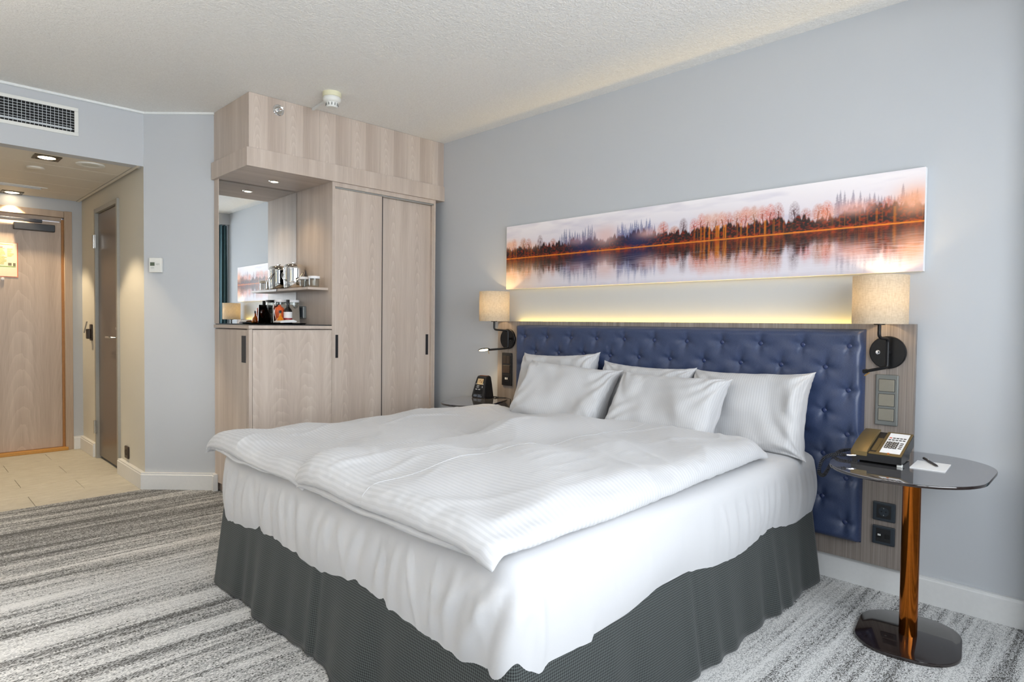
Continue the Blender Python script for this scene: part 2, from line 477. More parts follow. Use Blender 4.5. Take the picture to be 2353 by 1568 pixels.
# hall: side wall with bathroom door opening (x -2.26 .. -1.58)
mb = MB(); mb.box(-1.56, -0.9235, -1.874, -1.78, 0.0, 2.30); mb.box(-2.83, -2.28, -1.874, -1.78, 0.0, 2.30); mb.box(-2.28, -1.56, -1.874, -1.78, 2.075, 2.30)
struct('wall_hall_side', mb, M_wallhall)
mb = MB(); mb.box(-2.93, -2.83, -1.955, -1.78, 0.0, 2.30); mb.box(-2.93, -2.83, -3.10, -2.98, 0.0, 2.30); mb.box(-2.93, -2.83, -2.98, -1.955, 2.10, 2.30)
struct('wall_hall_end', mb, M_wall)
wbox('wall_hall_other', -2.93, -0.95, -3.14, -3.04, 0.0, 2.30)
mb = MB(); mb.box(-1.02, -0.9225, -3.04, -1.8755, 2.217, ZC); mb.box(-1.02, -0.9225, -4.6, -3.04, 0.0, ZC)
struct('wall_soffit', mb, M_wall, label='pale grey wall above the hall opening')
# corridor slab above the hall ceiling and dark room beyond the bathroom door
wbox('wall_bathroom', -2.4, -1.4, -1.74, -1.70, 0.0, 2.3, mat=M_dark)

# window wall: opening, frame, panes, sill, pelmet
XW = 4.7
WY0, WY1, WYM = -3.95, -0.71, -2.33
mb = MB(); mb.box(XW, XW + 0.1, WY1, 0.0, 0.0, ZC); mb.box(XW, XW + 0.1, -4.6, WY0, 0.0, ZC)
mb.box(XW, XW + 0.1, WY0, WY1, 0.0, 0.55); mb.box(XW, XW + 0.1, WY0, WY1, 2.42, ZC)
struct('wall_right', mb, M_wall)
mb = MB()
for y0, y1 in ((WY1 - 0.07, WY1), (WY0, WY0 + 0.07), (WYM - 0.035, WYM + 0.035)): mb.box(XW + 0.02, XW + 0.08, y0, y1, 0.55, 2.42)
mb.box(XW + 0.02, XW + 0.08, WY0 + 0.07, WY1 - 0.07, 0.55, 0.62); mb.box(XW + 0.02, XW + 0.08, WY0 + 0.07, WY1 - 0.07, 2.35, 2.42)
win = struct('window_1', mb, M_white)
for y0, y1 in ((WY0 + 0.07, WYM - 0.035), (WYM + 0.035, WY1 - 0.07)):
    put('pane', MB().box(XW + 0.045, XW + 0.055, y0, y1, 0.62, 2.35), M_windowglass, win)
put('window_sill', MB().box(XW - 0.14, XW + 0.02, WY0 - 0.03, WY1 + 0.03, 0.52, 0.55, 0.005), M_white, win)
struct('trim_1', MB().box(3.635, XW, -4.6, 0.0, 2.44, ZC), M_wall, label='pelmet box above the window')

# baseboards
def baseboard(name, segs, h=0.112, t=0.022):
    mb = MB()
    for (x0, y0, x1, y1) in segs:
        d = Vector((x1 - x0, y1 - y0, 0)); L = d.length; d.normalize(); n = Vector((d.y, -d.x, 0))
        pr = [(0, 0), (t, 0), (t, h - 0.012), (t - 0.004, h - 0.008), (t - 0.004, h), (0, h)]
        b = mb.bm; A = []; B = []
        for (o, z) in pr:
            A.append(b.verts.new((x0 + n.x * o, y0 + n.y * o, z))); B.append(b.verts.new((x1 + n.x * o, y1 + n.y * o, z)))
        for k in range(len(pr)):
            k2 = (k + 1) % len(pr); b.faces.new((A[k], A[k2], B[k2], B[k]))
        b.faces.new(A[::-1]); b.faces.new(B)
    return struct(name, mb, M_white)
baseboard('baseboard_back', [(0.0, -0.001, 4.7, -0.001)])
def baseboard_path(name, path, h=0.115, t=0.03):
    """mitred run along a path; room side is to the right of travel"""
    mb = MB(); b = mb.bm; rings = []
    P = [Vector((x, y, 0)) for x, y in path]
    pr = [(0, 0.001), (t, 0.001), (t, h - 0.014), (t - 0.004, h - 0.01), (t - 0.004, h), (0, h)]
    for i, p in enumerate(P):
        ns = []
        if i > 0: d = (P[i] - P[i - 1]).normalized(); ns.append(Vector((d.y, -d.x, 0)))
        if i < len(P) - 1: d = (P[i + 1] - P[i]).normalized(); ns.append(Vector((d.y, -d.x, 0)))
        n = ns[0] if len(ns) == 1 else (ns[0] + ns[1]).normalized() / max(0.2, (ns[0] + ns[1]).normalized().dot(ns[0]))
        rings.append([b.verts.new((p.x + n.x * o, p.y + n.y * o, z)) for o, z in pr])
    for A, B in zip(rings, rings[1:]):
        for k in range(len(pr)):
            k2 = (k + 1) % len(pr); b.faces.new((A[k], A[k2], B[k2], B[k]))
    b.faces.new(rings[0][::-1]); b.faces.new(rings[-1])
    return struct(name, mb, M_white)
baseboard_path('baseboard_corner', [(-1.53, -1.8745), (-0.923, -1.8755), (-0.575, -1.5275), (-0.515, -1.5365)])
baseboard_path('baseboard_soffit', [(-0.9215, -4.59), (-0.9215, -3.039), (-2.82, -3.039)])
baseboard_path('baseboard_hall', [(-2.829, -1.95), (-2.829, -1.8745), (-2.31, -1.8745)])

# white bead where the walls meet the ceiling
mb = MB(); mb.tube([(-0.915, -3.6, ZC - 0.006), (-0.915, -1.872, ZC - 0.006), (-0.572, -1.535, ZC - 0.006)], 0.009, 8)
struct('trim_2', mb, M_cove)

# hall floor: stone tiles 0.30 x 0.62 in half bond
hf = struct('floor_hall', MB().box(-2.95, -0.905, -3.1, -1.78, -0.06, -0.006), M_grout)
rows = [(-0.905, -1.205), (-1.205, -1.51), (-1.51, -1.815), (-1.815, -2.12), (-2.12, -2.425), (-2.425, -2.73), (-2.73, -2.945)]
for i, (xa, xb) in enumerate(rows):
    jo = -2.487 if i % 2 == 0 else -2.173
    cuts = [-1.79] + [c for c in (jo + 0.62, jo, jo - 0.62) if -3.09 < c < -1.83] + [-3.09]
    for ya, yb in zip(cuts, cuts[1:]):
        put('tile', MB().box(xb + 0.0008, xa - 0.0008, yb + 0.0011, ya - 0.0011, -0.006, 0.0, 0.0012, 1), M_tile, hf)

# hall ceiling: long lacquered panels
ZH = 2.219
hc = struct('ceiling_hall', MB().box(-2.83, -0.93, -3.04, -1.88, ZH + 0.02, ZH + 0.06), M_panel_ceiling)
xs = [-0.935, -1.367, -1.736, -2.105, -2.474, -2.825]
for i, (xa, xb) in enumerate(zip(xs, xs[1:])):
    put('panel', MB().box(xb + 0.0025, xa - 0.0025, -3.03, -1.918, ZH, ZH + 0.02, 0.003), M_panel_ceiling, hc)
put('edge_strip', MB().box(-2.825, -0.935, -1.914, -1.892, ZH - 0.004, ZH + 0.02, 0.002), M_panel_ceiling, hc)

# ------------------------------------------------------------------ bathroom door in the hall side wall
d1 = struct('door_1', MB().box(-2.248, -1.592, -1.868, -1.828, 0.022, 2.045, 0.002), M_greydoor, label='taupe bathroom door with lever handle')
mb = MB()
mb.box(-2.285, -2.252, -1.892, -1.80, 0.0, 2.085); mb.box(-1.588, -1.553, -1.892, -1.80, 0.0, 2.085); mb.box(-2.2519, -1.5881, -1.891, -1.80, 2.05, 2.085)
put('door_frame', mb, M_greyframe, d1)
for z in (1.76, 0.21):
    mb = MB(); mb.tube([(-2.262, -1.90, z), (-2.262, -1.90, z + 0.11)], 0.008, 10); mb.box(-2.262, -2.235, -1.896, -1.89, z, z + 0.11)
    put('hinge', mb, M_steel, d1, 40)
mb = MB(); mb.lathe([(0.0, 0.0), (0.025, 0.0), (0.025, 0.008), (0.0, 0.008)], (-1.635, -1.868, 1.03), 20, Matrix.Rotation(R(90), 3, 'X'))
mb.tube([(-1.635, -1.868, 1.03), (-1.635, -1.915, 1.03), (-1.642, -1.922, 1.03), (-1.76, -1.922, 1.03)], 0.0085, 10)
put('door_handle', mb, M_steel, d1, 40)
mb = MB(); mb.lathe([(0.0, 0.0), (0.022, 0.0), (0.022, 0.008), (0.012, 0.010), (0.012, 0.016), (0.0, 0.016)], (-1.635, -1.868, 1.10), 20, Matrix.Rotation(R(90), 3, 'X'))
put('lock_rosette', mb, M_steel, d1, 40)

# ------------------------------------------------------------------ entrance door at the hall end
d2 = struct('door_2', MB().box(-2.895, -2.855, -2.965, -2.024, 0.03, 2.02, 0.002), M_door_wood, label='pale wooden entrance door')
mb = MB(); mb.box(-2.93, -2.822, -2.006, -1.948, 0.0, 2.12, 0.003)
put('frame_post', mb, M_frame_wood, d2)
mb = MB(); mb.box(-2.93, -2.85, -2.024, -2.006, 0.0, 2.045, 0.002)
put('frame_stop', mb, plain('oak_stop', srgb(170, 118, 60), 0.5), d2)
put('frame_post', MB().box(-2.93, -2.822, -3.03, -2.97, 0.0, 2.12, 0.003), M_frame_wood, d2)
put('frame_head', MB().box(-2.93, -2.824, -2.97, -2.007, 2.062, 2.118, 0.003), M_frame_wood, d2)
put('frame_head', MB().box(-2.93, -2.852, -2.97, -2.02, 2.03, 2.061, 0.002), M_frame_wood, d2)
put('threshold', MB().box(-2.93, -2.80, -2.99, -1.99, 0.0, 0.028, 0.004), plain('oak_threshold', srgb(196, 142, 66), 0.4), d2)
mb = MB(); mb.box(-2.855, -2.80, -2.36, -2.075, 1.925, 1.985, 0.004)
put('door_closer', mb, M_blackplastic, d2)
mb = MB(); mb.box(-2.835, -2.805, -2.75, -2.165, 1.997, 2.022, 0.003)
put('closer_rail', mb, M_handle, d2)
mb = MB(); mb.box(-2.855, -2.848, -2.44, -2.425, 1.49, 1.512, 0.002)
mb.lathe([(0.0, 0.0), (0.012, 0.0), (0.012, 0.01), (0.0, 0.012)], (-2.855, -2.433, 1.5), 16, Matrix.Rotation(R(90), 3, 'Y'))
put('peephole', mb, M_white, d2, 40)
mb = MB(); mb.box(-2.855, -2.847, -2.925, -2.875, 0.96, 1.14, 0.003)
mb.tube([(-2.85, -2.90, 1.03), (-2.80, -2.90, 1.03), (-2.793, -2.893, 1.03), (-2.793, -2.78, 1.03)], 0.009, 10)
put('door_handle', mb, M_steel, d2, 40)
# evacuation notice on the door
nt = thing('door_notice', 'cream emergency notice with orange border on the entrance door', 'notice', (-2.8535, -2.5, 1.517))
put('border', MB().prism([(-2.66, 1.517), (-2.328, 1.517), (-2.328, 1.808), (-2.66, 1.808)], 'x', -2.8548, -2.853), plain('orange_border', srgb(226, 128, 84), 0.4), nt)
put('sheet', MB().prism([(-2.657, 1.524), (-2.335, 1.524), (-2.335, 1.805), (-2.657, 1.805)], 'x', -2.853, -2.8522), plain('cream_notice', srgb(250, 240, 205), 0.5, var=0.01), nt)
rng = random.Random(4)
def prints(cols, rects, name):
    mb = MB()
    for y0, y1, z0, z1 in rects: mb.box(-2.8522, -2.8516, y0, y1, z0, z1)
    o = put(name, mb, cols, nt, kind='stuff'); return o
M_inkY = plain('yellow_print', srgb(224, 206, 110), 0.6); M_inkR = plain('red_print', srgb(222, 96, 70), 0.6); M_inkG = plain('green_print', srgb(142, 182, 80), 0.6); M_inkK = plain('grey_print', srgb(128, 122, 96), 0.6)
rects = [(-2.65, -2.36, 1.790, 1.794), (-2.65, -2.45, 1.783, 1.787)]
for c, y in enumerate((-2.60, -2.53, -2.455, -2.40)):
    for r_ in range(9): rects.append((y, y + rng.uniform(0.02, 0.045), 1.755 - r_ * 0.008, 1.758 - r_ * 0.008))
for r_ in range(6): rects.append((-2.50, -2.50 + rng.uniform(0.06, 0.1), 1.680 - r_ * 0.011, 1.685 - r_ * 0.011))
for r_ in range(6): rects.append((-2.64, -2.64 + rng.uniform(0.1, 0.2), 1.585 - r_ * 0.010, 1.588 - r_ * 0.010))
prints(M_inkY, rects, 'text_lines')
prints(M_inkR, [(-2.60, -2.565, 1.763, 1.769), (-2.53, -2.505, 1.763, 1.769), (-2.455, -2.43, 1.763, 1.769), (-2.635, -2.625, 1.70, 1.742)], 'red_headings')
prints(M_inkG, [(-2.50, -2.345, 1.604, 1.609)], 'green_bar')
prints(M_inkK, [(-2.395, -2.372, 1.616, 1.638), (-2.362, -2.345, 1.612, 1.638)], 'small_pictures')

# ------------------------------------------------------------------ hall fittings
def downlight(loc, label, square=0.145, power=10.0, group=None):
    x, y, z = loc
    t = thing('ceiling_downlight', label, 'downlight', (x, y, z), group=group)
    h = square / 2
    b = MB()
    for (a, c, d, e) in ((-h, h, -h, -h + 0.02), (-h, h, h - 0.02, h), (-h, -h + 0.02, -h + 0.02, h - 0.02), (h - 0.02, h, -h + 0.02, h - 0.02)):
        b.box(x + a, x + c, y + d, y + e, z - 0.006, z, 0.0015)
    put('frame', b, plain('brass_black_frame', srgb(62, 52, 30), 0.35, 0.7), t)
    put('recess', MB().lathe([(0.0, -0.002), (0.045, -0.002), (0.052, -0.005), (h - 0.018, -0.004), (h - 0.018, 0.0), (0.0, 0.0)], (x, y, z), 28), plain('brass_inner', srgb(96, 84, 46), 0.3, 0.8), t, 40)
    put('lens', MB().lathe([(0.0, -0.008), (0.03, -0.0075), (0.047, -0.004), (0.047, -0.003), (0, -0.003)], (x, y, z), 28), emissive('lit_lens_' + str(round(x, 1)), (1.0, 0.80, 0.52), 14.0), t, 60)
    spot('downlight_beam', (x, y, z - 0.02), power, (1.0, 0.79, 0.52), R(84), 0.3, 0.035)
    return t
downlight((-1.137, -2.38, ZH), 'lit square downlight in the hall ceiling nearest the bedroom', power=46.0)
downlight((-2.745, -2.376, ZH), 'lit square downlight above the entrance door', power=46.0)
sp = thing('ceiling_speaker', 'round cream speaker in the hall ceiling beside the downlight', 'speaker', (-1.15, -2.137, ZH))
put('bezel', MB().lathe([(0.052, -0.004), (0.075, -0.009), (0.084, -0.004), (0.084, 0.0), (0.052, 0.0)], (-1.15, -2.137, ZH), 40, close=True), M_whiteplastic, sp, 50)
put('grille', MB().lathe([(0.0, -0.006), (0.03, -0.006), (0.052, -0.003), (0.052, 0.0), (0.0, 0.0)], (-1.15, -2.137, ZH), 40), plain('speaker_mesh', srgb(206, 208, 200), 0.5), sp, 50)
o = put('blank_cover_plate', MB().lathe([(0.0, -0.012), (0.048, -0.012), (0.052, -0.009), (0.052, 0.0), (0.0, 0.0)], (-1.529, -2.385, ZH), 36), M_panel_ceiling, None, 50)
tag(o, 'flat round cream cover plate on the hall ceiling', 'cover plate')
vt = thing('ceiling_vent', 'slim white linear air vent in the hall ceiling', 'vent', (-2.36, -2.55, ZH))
mb = MB(); mb.box(-2.325, -2.31, -2.9, -2.2, ZH - 0.006, ZH, 0.002); mb.box(-2.415, -2.40, -2.9, -2.23, ZH - 0.006, ZH, 0.002)
put('frame', mb, M_whiteplastic, vt)
put('slot', MB().box(-2.40, -2.325, -2.9, -2.23, ZH - 0.002, ZH, 0.0), M_grille, vt)
for k in range(3): put('blade', MB().box(-2.392 + k * 0.022, -2.385 + k * 0.022, -2.9, -2.24, ZH - 0.008, ZH - 0.002), M_grille, vt)
# key card switch, outlet
ks = thing('key_card_switch', 'dark key card holder with a card on the hall wall', 'switch', (-2.47, -1.876, 0.99))
put('plate', MB().box(-2.505, -2.435, -1.886, -1.875, 0.985, 1.125, 0.004), M_switch_brown, ks)
put('holder', MB().box(-2.495, -2.445, -1.915, -1.886, 1.0, 1.085, 0.006), M_switch_brown, ks)
put('card', MB().box(-2.492, -2.448, -1.922, -1.919, 1.05, 1.15, 0.001, rot=(R(-12), 0, 0)), M_switch_plate, ks)
ou = thing('wall_outlet', 'small brown socket above the hall baseboard', 'outlet', (-1.352, -1.876, 0.145))
put('plate', MB().box(-1.395, -1.31, -1.888, -1.875, 0.143, 0.232, 0.004), M_switch_brown, ou)
put('insert', MB().lathe([(0.0, 0.004), (0.020, 0.004), (0.020, 0.0135), (0.023, 0.0135), (0.023, 0.0), (0, 0)], (-1.352, -1.8765, 0.188), 24, Matrix.Rotation(R(90), 3, 'X')), M_blackplastic, ou, 40)
# ventilation grille in the soffit
XS = -0.9225
vg = thing('wall_grille', 'white framed ventilation grille above the hall opening', 'vent', (XS, -2.6, 2.335))
Y0, Y1, Z0, Z1 = -2.95, -2.246, 2.338, 2.517
mb = MB()
mb.box(XS, XS + 0.008, Y0, Y1, Z0, Z0 + 0.022, 0.002); mb.box(XS, XS + 0.008, Y0, Y1, Z1 - 0.022, Z1, 0.002)
mb.box(XS, XS + 0.008, Y0, Y0 + 0.022, Z0 + 0.022, Z1 - 0.022, 0.002); mb.box(XS, XS + 0.008, Y1 - 0.022, Y1, Z0 + 0.022, Z1 - 0.022, 0.002)
put('frame', mb, M_whiteplastic, vg)
put('duct', MB().box(XS + 0.0003, XS + 0.001, Y0 + 0.02, Y1 - 0.02, Z0 + 0.02, Z1 - 0.02), M_dark, vg)
put('light_strip', MB().box(XS + 0.001, XS + 0.0016, Y0 + 0.02, Y1 - 0.035, Z0 + 0.034, Z0 + 0.046), M_grille, vg)
hb = MB().box(XS + 0.003, XS + 0.0055, Y0 + 0.022, Y1 - 0.022, -0.0011, 0.0011); first = None
for k in range(1, 8):
    z = Z0 + 0.022 + k * (Z1 - Z0 - 0.044) / 8
    if first is None: first = put('horizontal_bar', MB().box(XS + 0.003, XS + 0.0055, Y0 + 0.022, Y1 - 0.022, z - 0.0012, z + 0.0012), M_grille, vg); z1_ = z
    else:
        c = first.copy(); COL.objects.link(c); c.parent = vg; c.location = first.location + Vector((0, 0, z - z1_))
hb.bm.free()
first = None; ny = 32
for k in range(1, ny):
    y = Y1 - 0.022 - k * (Y1 - Y0 - 0.044) / ny
    if first is None: first = put('vertical_bar', MB().box(XS + 0.0055, XS + 0.0075, y - 0.0011, y + 0.0011, Z0 + 0.022, Z1 - 0.022), M_grille, vg); y1_ = y
    else:
        c = first.copy(); COL.objects.link(c); c.parent = vg; c.location = first.location + Vector((0, y - y1_, 0))
# thermostat on the corner pier (wall direction (1,1), outward (1,-1))
th = thing('thermostat', 'small white wall thermostat with grey display', 'thermostat', (-0.858, -1.81, 1.494), R(45))
local('body', MB().box(-0.043, 0.043, -0.026, -0.001, 0.0, 0.1, 0.004), M_whiteplastic, th)
local('display', MB().box(-0.034, -0.004, -0.0275, -0.026, 0.044, 0.068), M_lcd, th)
local('button', MB().lathe([(0.0, 0.0), (0.014, 0.0), (0.012, 0.002), (0, 0.002)], (0.018, -0.026, 0.055), 20, Matrix.Rotation(R(90), 3, 'X') @ Matrix.Diagonal((1, 0.42, 1))), plain('pale_button', srgb(206, 208, 202), 0.4), th, 40)
local('button', MB().lathe([(0.0, 0.0), (0.014, 0.0), (0.012, 0.002), (0, 0.002)], (-0.02, -0.026, 0.032), 20, Matrix.Rotation(R(90), 3, 'X') @ Matrix.Diagonal((1, 0.42, 1))), plain('pale_button', srgb(206, 208, 202), 0.4), th, 40)

# ------------------------------------------------------------------ wardrobe wall
# bulkhead box under the ceiling with seven veneer strips and a proud band
bk = thing('overhead_bulkhead', 'grey beech bulkhead box with veneer strips under the ceiling', 'bulkhead', (-0.3, -0.77, 2.13))
put('side_panel', MB().box(-0.60, -0.012, -1.534, -1.50, 2.24, 2.584), M_wood_x, bk)
put('core', MB().box(-0.60, -0.013, -1.50, -0.001, 2.243, 2.584), M_wood_plain, bk)
w7 = 0.2365; first = None
ye = -1.535
for k in range(7):
    a, b_ = ye + k * w7, min(ye + (k + 1) * w7, -0.001)
    if first is None or b_ - a < w7 - 1e-4:
        o = put('veneer_strip', MB().box(-0.0125, 0.0, a + 0.0004, b_ - 0.0004, 2.236, 2.5835), M_wood_strip, bk)
        if first is None: first = o
    else:
        o = first.copy(); COL.objects.link(o); o.parent = bk; o.location = first.location + Vector((0, k * w7, 0))
put('front_band', MB().box(-0.01, 0.014, -1.552, -0.001, 2.128, 2.243, 0.001), M_wood_plain, bk)
put('side_band', MB().box(-0.585, -0.0102, -1.552, -1.534, 2.128, 2.243, 0.001), M_wood_x, bk)
put('soffit_panel', MB().box(-0.585, -0.0102, -1.5338, -0.001, 2.128, 2.15), M_wood_x, bk)
# minibar cabinet under the niche
cb = thing('minibar_cabinet', 'low grey beech cabinet below the mirror niche', 'cabinet', (-0.28, -1.25, 0.0))
put('carcass', MB().box(-0.585, -0.02, -1.515, -0.967, 0.0, 1.115), M_wood_x, cb)
put('front_panel', MB().box(-0.02, 0.0, -1.511, -0.967, 0.06, 1.112, 0.001), wood('cabinet_front_veneer', WD, WM, WL, 'y', period=0.19, k=22.0, freq=12.0), cb)
put('corner_post', MB().box(-0.03, 0.0, -1.535, -1.5135, 0.0, 1.118, 0.001), M_wood_plain, cb)
dr = put('door', MB().box(-0.57, -0.033, -1.535, -1.515, 0.06, 1.112, 0.001), M_wood_x, cb)
put('handle', MB().box(-0.108, -0.045, -1.538, -1.5345, 0.905, 1.075, 0.001), M_handle, dr)
ct = thing('countertop', 'grey beech counter with black glass top in the mirror niche', 'countertop', (-0.28, -1.25, 1.12))
put('slab', MB().box(-0.585, 0.002, -1.537, -0.967, 1.12, 1.142, 0.001), M_wood_plain, ct)
put('glass_top', MB().box(-0.56, -0.002, -1.533, -0.9675, 1.1422, 1.1485, 0.001), plain('black_glass', srgb(12, 14, 15), 0.03, ior=1.7), ct)
# mirror in the niche
mr = thing('niche_mirror', 'tall mirror at the back of the minibar niche', 'mirror', (-0.54, -1.25, 1.149), R(-0.8))
local('glass', MB().box(-0.006, 0.010, -0.28, 0.2825, 0.001, 0.977, 0.0005, 1), M_mirror, mr)
put('edge_frame', MB().box(-0.575, -0.50, -1.5355, -1.5325, 1.149, 2.127), M_wood_x, None)
o = bpy.data.objects['edge_frame']; o.name = 'mirror_side_panel'; tag(o, 'narrow beech edge panel beside the niche mirror', 'panel')
# shelf in niche
o = put('niche_shelf', MB().box(-0.524, -0.053, -1.117, -0.967, 1.387, 1.404, 0.001), wood('shelf_veneer', WD, WM, WL, 'x', cath=0.1), None)
tag(o, 'small beech shelf in front of the niche mirror', 'shelf')
# niche downlight
nd = thing('niche_downlight', 'lit round spotlight in the niche soffit', 'downlight', (-0.3, -1.238, 2.128))
put('ring', MB().lathe([(0.024, -0.005), (0.033, -0.004), (0.036, 0.0), (0.024, 0.0)], (-0.3, -1.238, 2.128), 28, close=True), M_chrome, nd, 40)
put('lens', MB().lathe([(0.0, -0.006), (0.018, -0.005), (0.0238, -0.003), (0.0238, 0.0), (0, 0)], (-0.3, -1.238, 2.128), 28), emissive('niche_lens', (1.0, 0.82, 0.50), 12.0), nd, 60)
spot('niche_beam', (-0.3, -1.238, 2.115), 5.0, WARM, R(115), 0.7, 0.025)
# wardrobe with sliding doors
wr = thing('wardrobe', 'tall grey beech wardrobe with two sliding doors', 'wardrobe', (-0.28, -0.52, 0.0))
put('left_side', MB().box(-0.585, 0.0, -0.966, -0.946, 0.0, 2.1275), M_wood_x, wr)
put('right_side', MB().box(-0.585, 0.0, -0.095, -0.078, 0.0, 2.1275), M_wood_x, wr)
put('top_rail', MB().box(-0.04, 0.0, -0.9458, -0.0952, 2.098, 2.1275, 0.001), M_wood_plain, wr)
put('track', MB().box(-0.03, -0.004, -0.9458, -0.0952, 2.086, 2.0975, 0.001), M_steel, wr)
put('back_panel', MB().box(-0.6, -0.585, -0.946, -0.095, 0.0, 2.1), M_wood_plain, wr)
put('plinth', MB().box(-0.05, -0.005, -0.9458, -0.0952, 0.0, 0.05), M_wood_plain, wr)
sd = put('door', MB().box(-0.026, -0.005, -0.9445, -0.5645, 0.055, 2.085, 0.001), M_wood, wr)
put('handle', MB().box(-0.006, -0.003, -0.937, -0.917, 0.92, 1.08, 0.0005), M_handle, sd)
sd2 = put('door', MB().box(-0.05, -0.029, -0.572, -0.108, 0.055, 2.085, 0.001), M_wood, wr)
put('handle', MB().box(-0.030, -0.027, -0.145, -0.121, 0.92, 1.08, 0.0005), M_handle, sd2)
put('door_edge', MB().box(-0.03, -0.004, -0.5642, -0.559, 0.055, 2.085), M_handle, wr)
put('edge_trim', MB().box(-0.03, -0.004, -0.108, -0.0955, 0.055, 2.085), M_wood_plain, wr)
# sprinkler head on the bulkhead front
sk = thing('sprinkler', 'chrome fire sprinkler on the bulkhead front', 'sprinkler', (0.0, -1.347, 2.48))
RY = Matrix.Rotation(R(90), 3, 'Y')
put('rosette', MB().lathe([(0.024, 0.0), (0.036, 0.0), (0.036, 0.003), (0.031, 0.006), (0.026, 0.0035), (0.024, 0.0035)], (0.0, -1.347, 2.515), 32, RY, close=True), M_chrome, sk, 40)
put('recess', MB().lathe([(0.0, 0.0), (0.0238, 0.0), (0.0238, 0.0025), (0.0, 0.002)], (0.0, -1.347, 2.515), 32, RY), M_steel, sk, 40)
mb = MB(); mb.lathe([(0.0, 0.002), (0.009, 0.002), (0.007, 0.02), (0.0, 0.022)], (0.0, -1.347, 2.515), 16, RY)
mb.tube([(0.002, -1.362, 2.515), (0.03, -1.36, 2.515), (0.04, -1.347, 2.515), (0.03, -1.334, 2.515), (0.002, -1.332, 2.515)], 0.0025, 8)
mb.box(0.034, 0.038, -1.362, -1.332, 2.528, 2.531)
put('nozzle', mb, M_chrome, sk, 40)
put('glass_bulb', MB().tube([(0.021, -1.347, 2.515), (0.038, -1.347, 2.515)], 0.003, 8), plain('orange_bulb', srgb(220, 140, 40), 0.2), sk, 40)
# smoke detector with its cable duct
sm = thing('smoke_detector', 'white smoke detector on the ceiling beside the wardrobe', 'smoke detector', (0.35, -1.165, ZC))
c = (0.35, -1.165, ZC)
put('base', MB().lathe([(0.0, 0.0), (0.056, 0.0), (0.056, -0.026), (0.053, -0.029), (0.0, -0.029)], c, 40), plain('cream_base', srgb(226, 222, 190), 0.45, var=0.02), sm, 40)
put('body', MB().lathe([(0.052, -0.0295), (0.054, -0.034), (0.054, -0.05), (0.046, -0.06), (0.038, -0.063), (0.034, -0.086), (0.03, -0.091), (0.0, -0.092), (0, -0.03)], c, 40), M_whiteplastic, sm, 40)
first = None
for k in range(12):
    a = 2 * PI * k / 12
    o = put('vent_slot', MB().box(c[0] + 0.0365 * math.cos(a) - 0.002, c[0] + 0.0365 * math.cos(a) + 0.002, c[1] + 0.0365 * math.sin(a) - 0.002, c[1] + 0.0365 * math.sin(a) + 0.002, ZC - 0.082, ZC - 0.066), M_switch_plate, sm)
o = put('cable_duct', MB().box(0.001, 0.296, -1.132, -1.117, ZC - 0.014, ZC - 0.0005, 0.001), M_cove, None)
tag(o, 'short white cable duct running from bulkhead to smoke detector', 'cable duct')
o.rotation_euler = (0, 0, R(-5))

# ------------------------------------------------------------------ headboard
hbd = thing('headboard', 'grey wood headboard panel with a buttoned blue leather cushion', 'headboard', (1.97, -0.05, 0.115))
put('backing_panel', MB().box(0.685, 3.252, -0.045, -0.022, 0.118, 1.187, 0.001), M_panel, hbd)
put('batten', MB().box(0.9, 3.0, -0.022, -0.001, 0.4, 1.10), M_panel, hbd)
PX0, PX1, PZ0, PZ1 = 0.905, 3.062, 0.205, 1.162
btn = []
for r_ in range(10):
    z = 1.087 - r_ * 0.0995
    if z < 0.24: continue
    if r_ % 2 == 0: btn += [(0.987 + 0.2017 * k, z) for k in range(11)]
    else: btn += [(1.089 + 0.2017 * k, z) for k in range(10)]
def cushion_pad():
    nx, nz = 300, 134
    X, Z = np.meshgrid(np.linspace(PX0, PX1, nx), np.linspace(PZ0, PZ1, nz))
    ed = np.minimum(np.minimum(X - PX0, PX1 - X), np.minimum(Z - PZ0, PZ1 - Z))
    rr_ = 0.03
    e = np.clip(ed / rr_, 0, 1)
    y = 0.048 * np.sqrt(np.clip(1 - (1 - e) ** 2, 0, 1)) + 0.006
    dep = np.zeros_like(X)
    for bx, bz in btn:
        d = np.hypot(X - bx, Z - bz)
        ang = np.arctan2(Z - bz, X - bx)
        star = 1.0 + 0.30 * np.cos(4 * ang + 0.6) * np.clip(d / 0.02, 0, 1)
        dep = np.maximum(dep, 0.023 * np.exp(-(d / (0.027 * star)) ** 1.2))
    y = y - dep * (e > 0.3)
    verts = np.stack([X, -0.045 - y, Z], -1).reshape(-1, 3)
    idx = np.arange(nx * nz).reshape(nz, nx)
    f = np.stack([idx[:-1, :-1], idx[:-1, 1:], idx[1:, 1:], idx[1:, :-1]], -1).reshape(-1, 4)
    fl = f.tolist()
    # straight skirt back to the panel
    ring = list(idx[0, :]) + list(idx[1:, -1]) + list(idx[-1, -2::-1]) + list(idx[-2:0:-1, 0])
    base = len(verts)
    extra = [(verts[i][0], -0.0452, verts[i][2]) for i in ring]
    V = verts.tolist() + extra
    n = len(ring)
    for k in range(n): fl.append([int(ring[k]), base + k, base + (k + 1) % n, int(ring[(k + 1) % n])])
    me = bpy.data.meshes.new('cushion'); me.from_pydata(V, [], fl); me.update()
    link_mesh('cushion', me, M_blue, hbd, -hbd.location, 60)
cushion_pad()
first = None
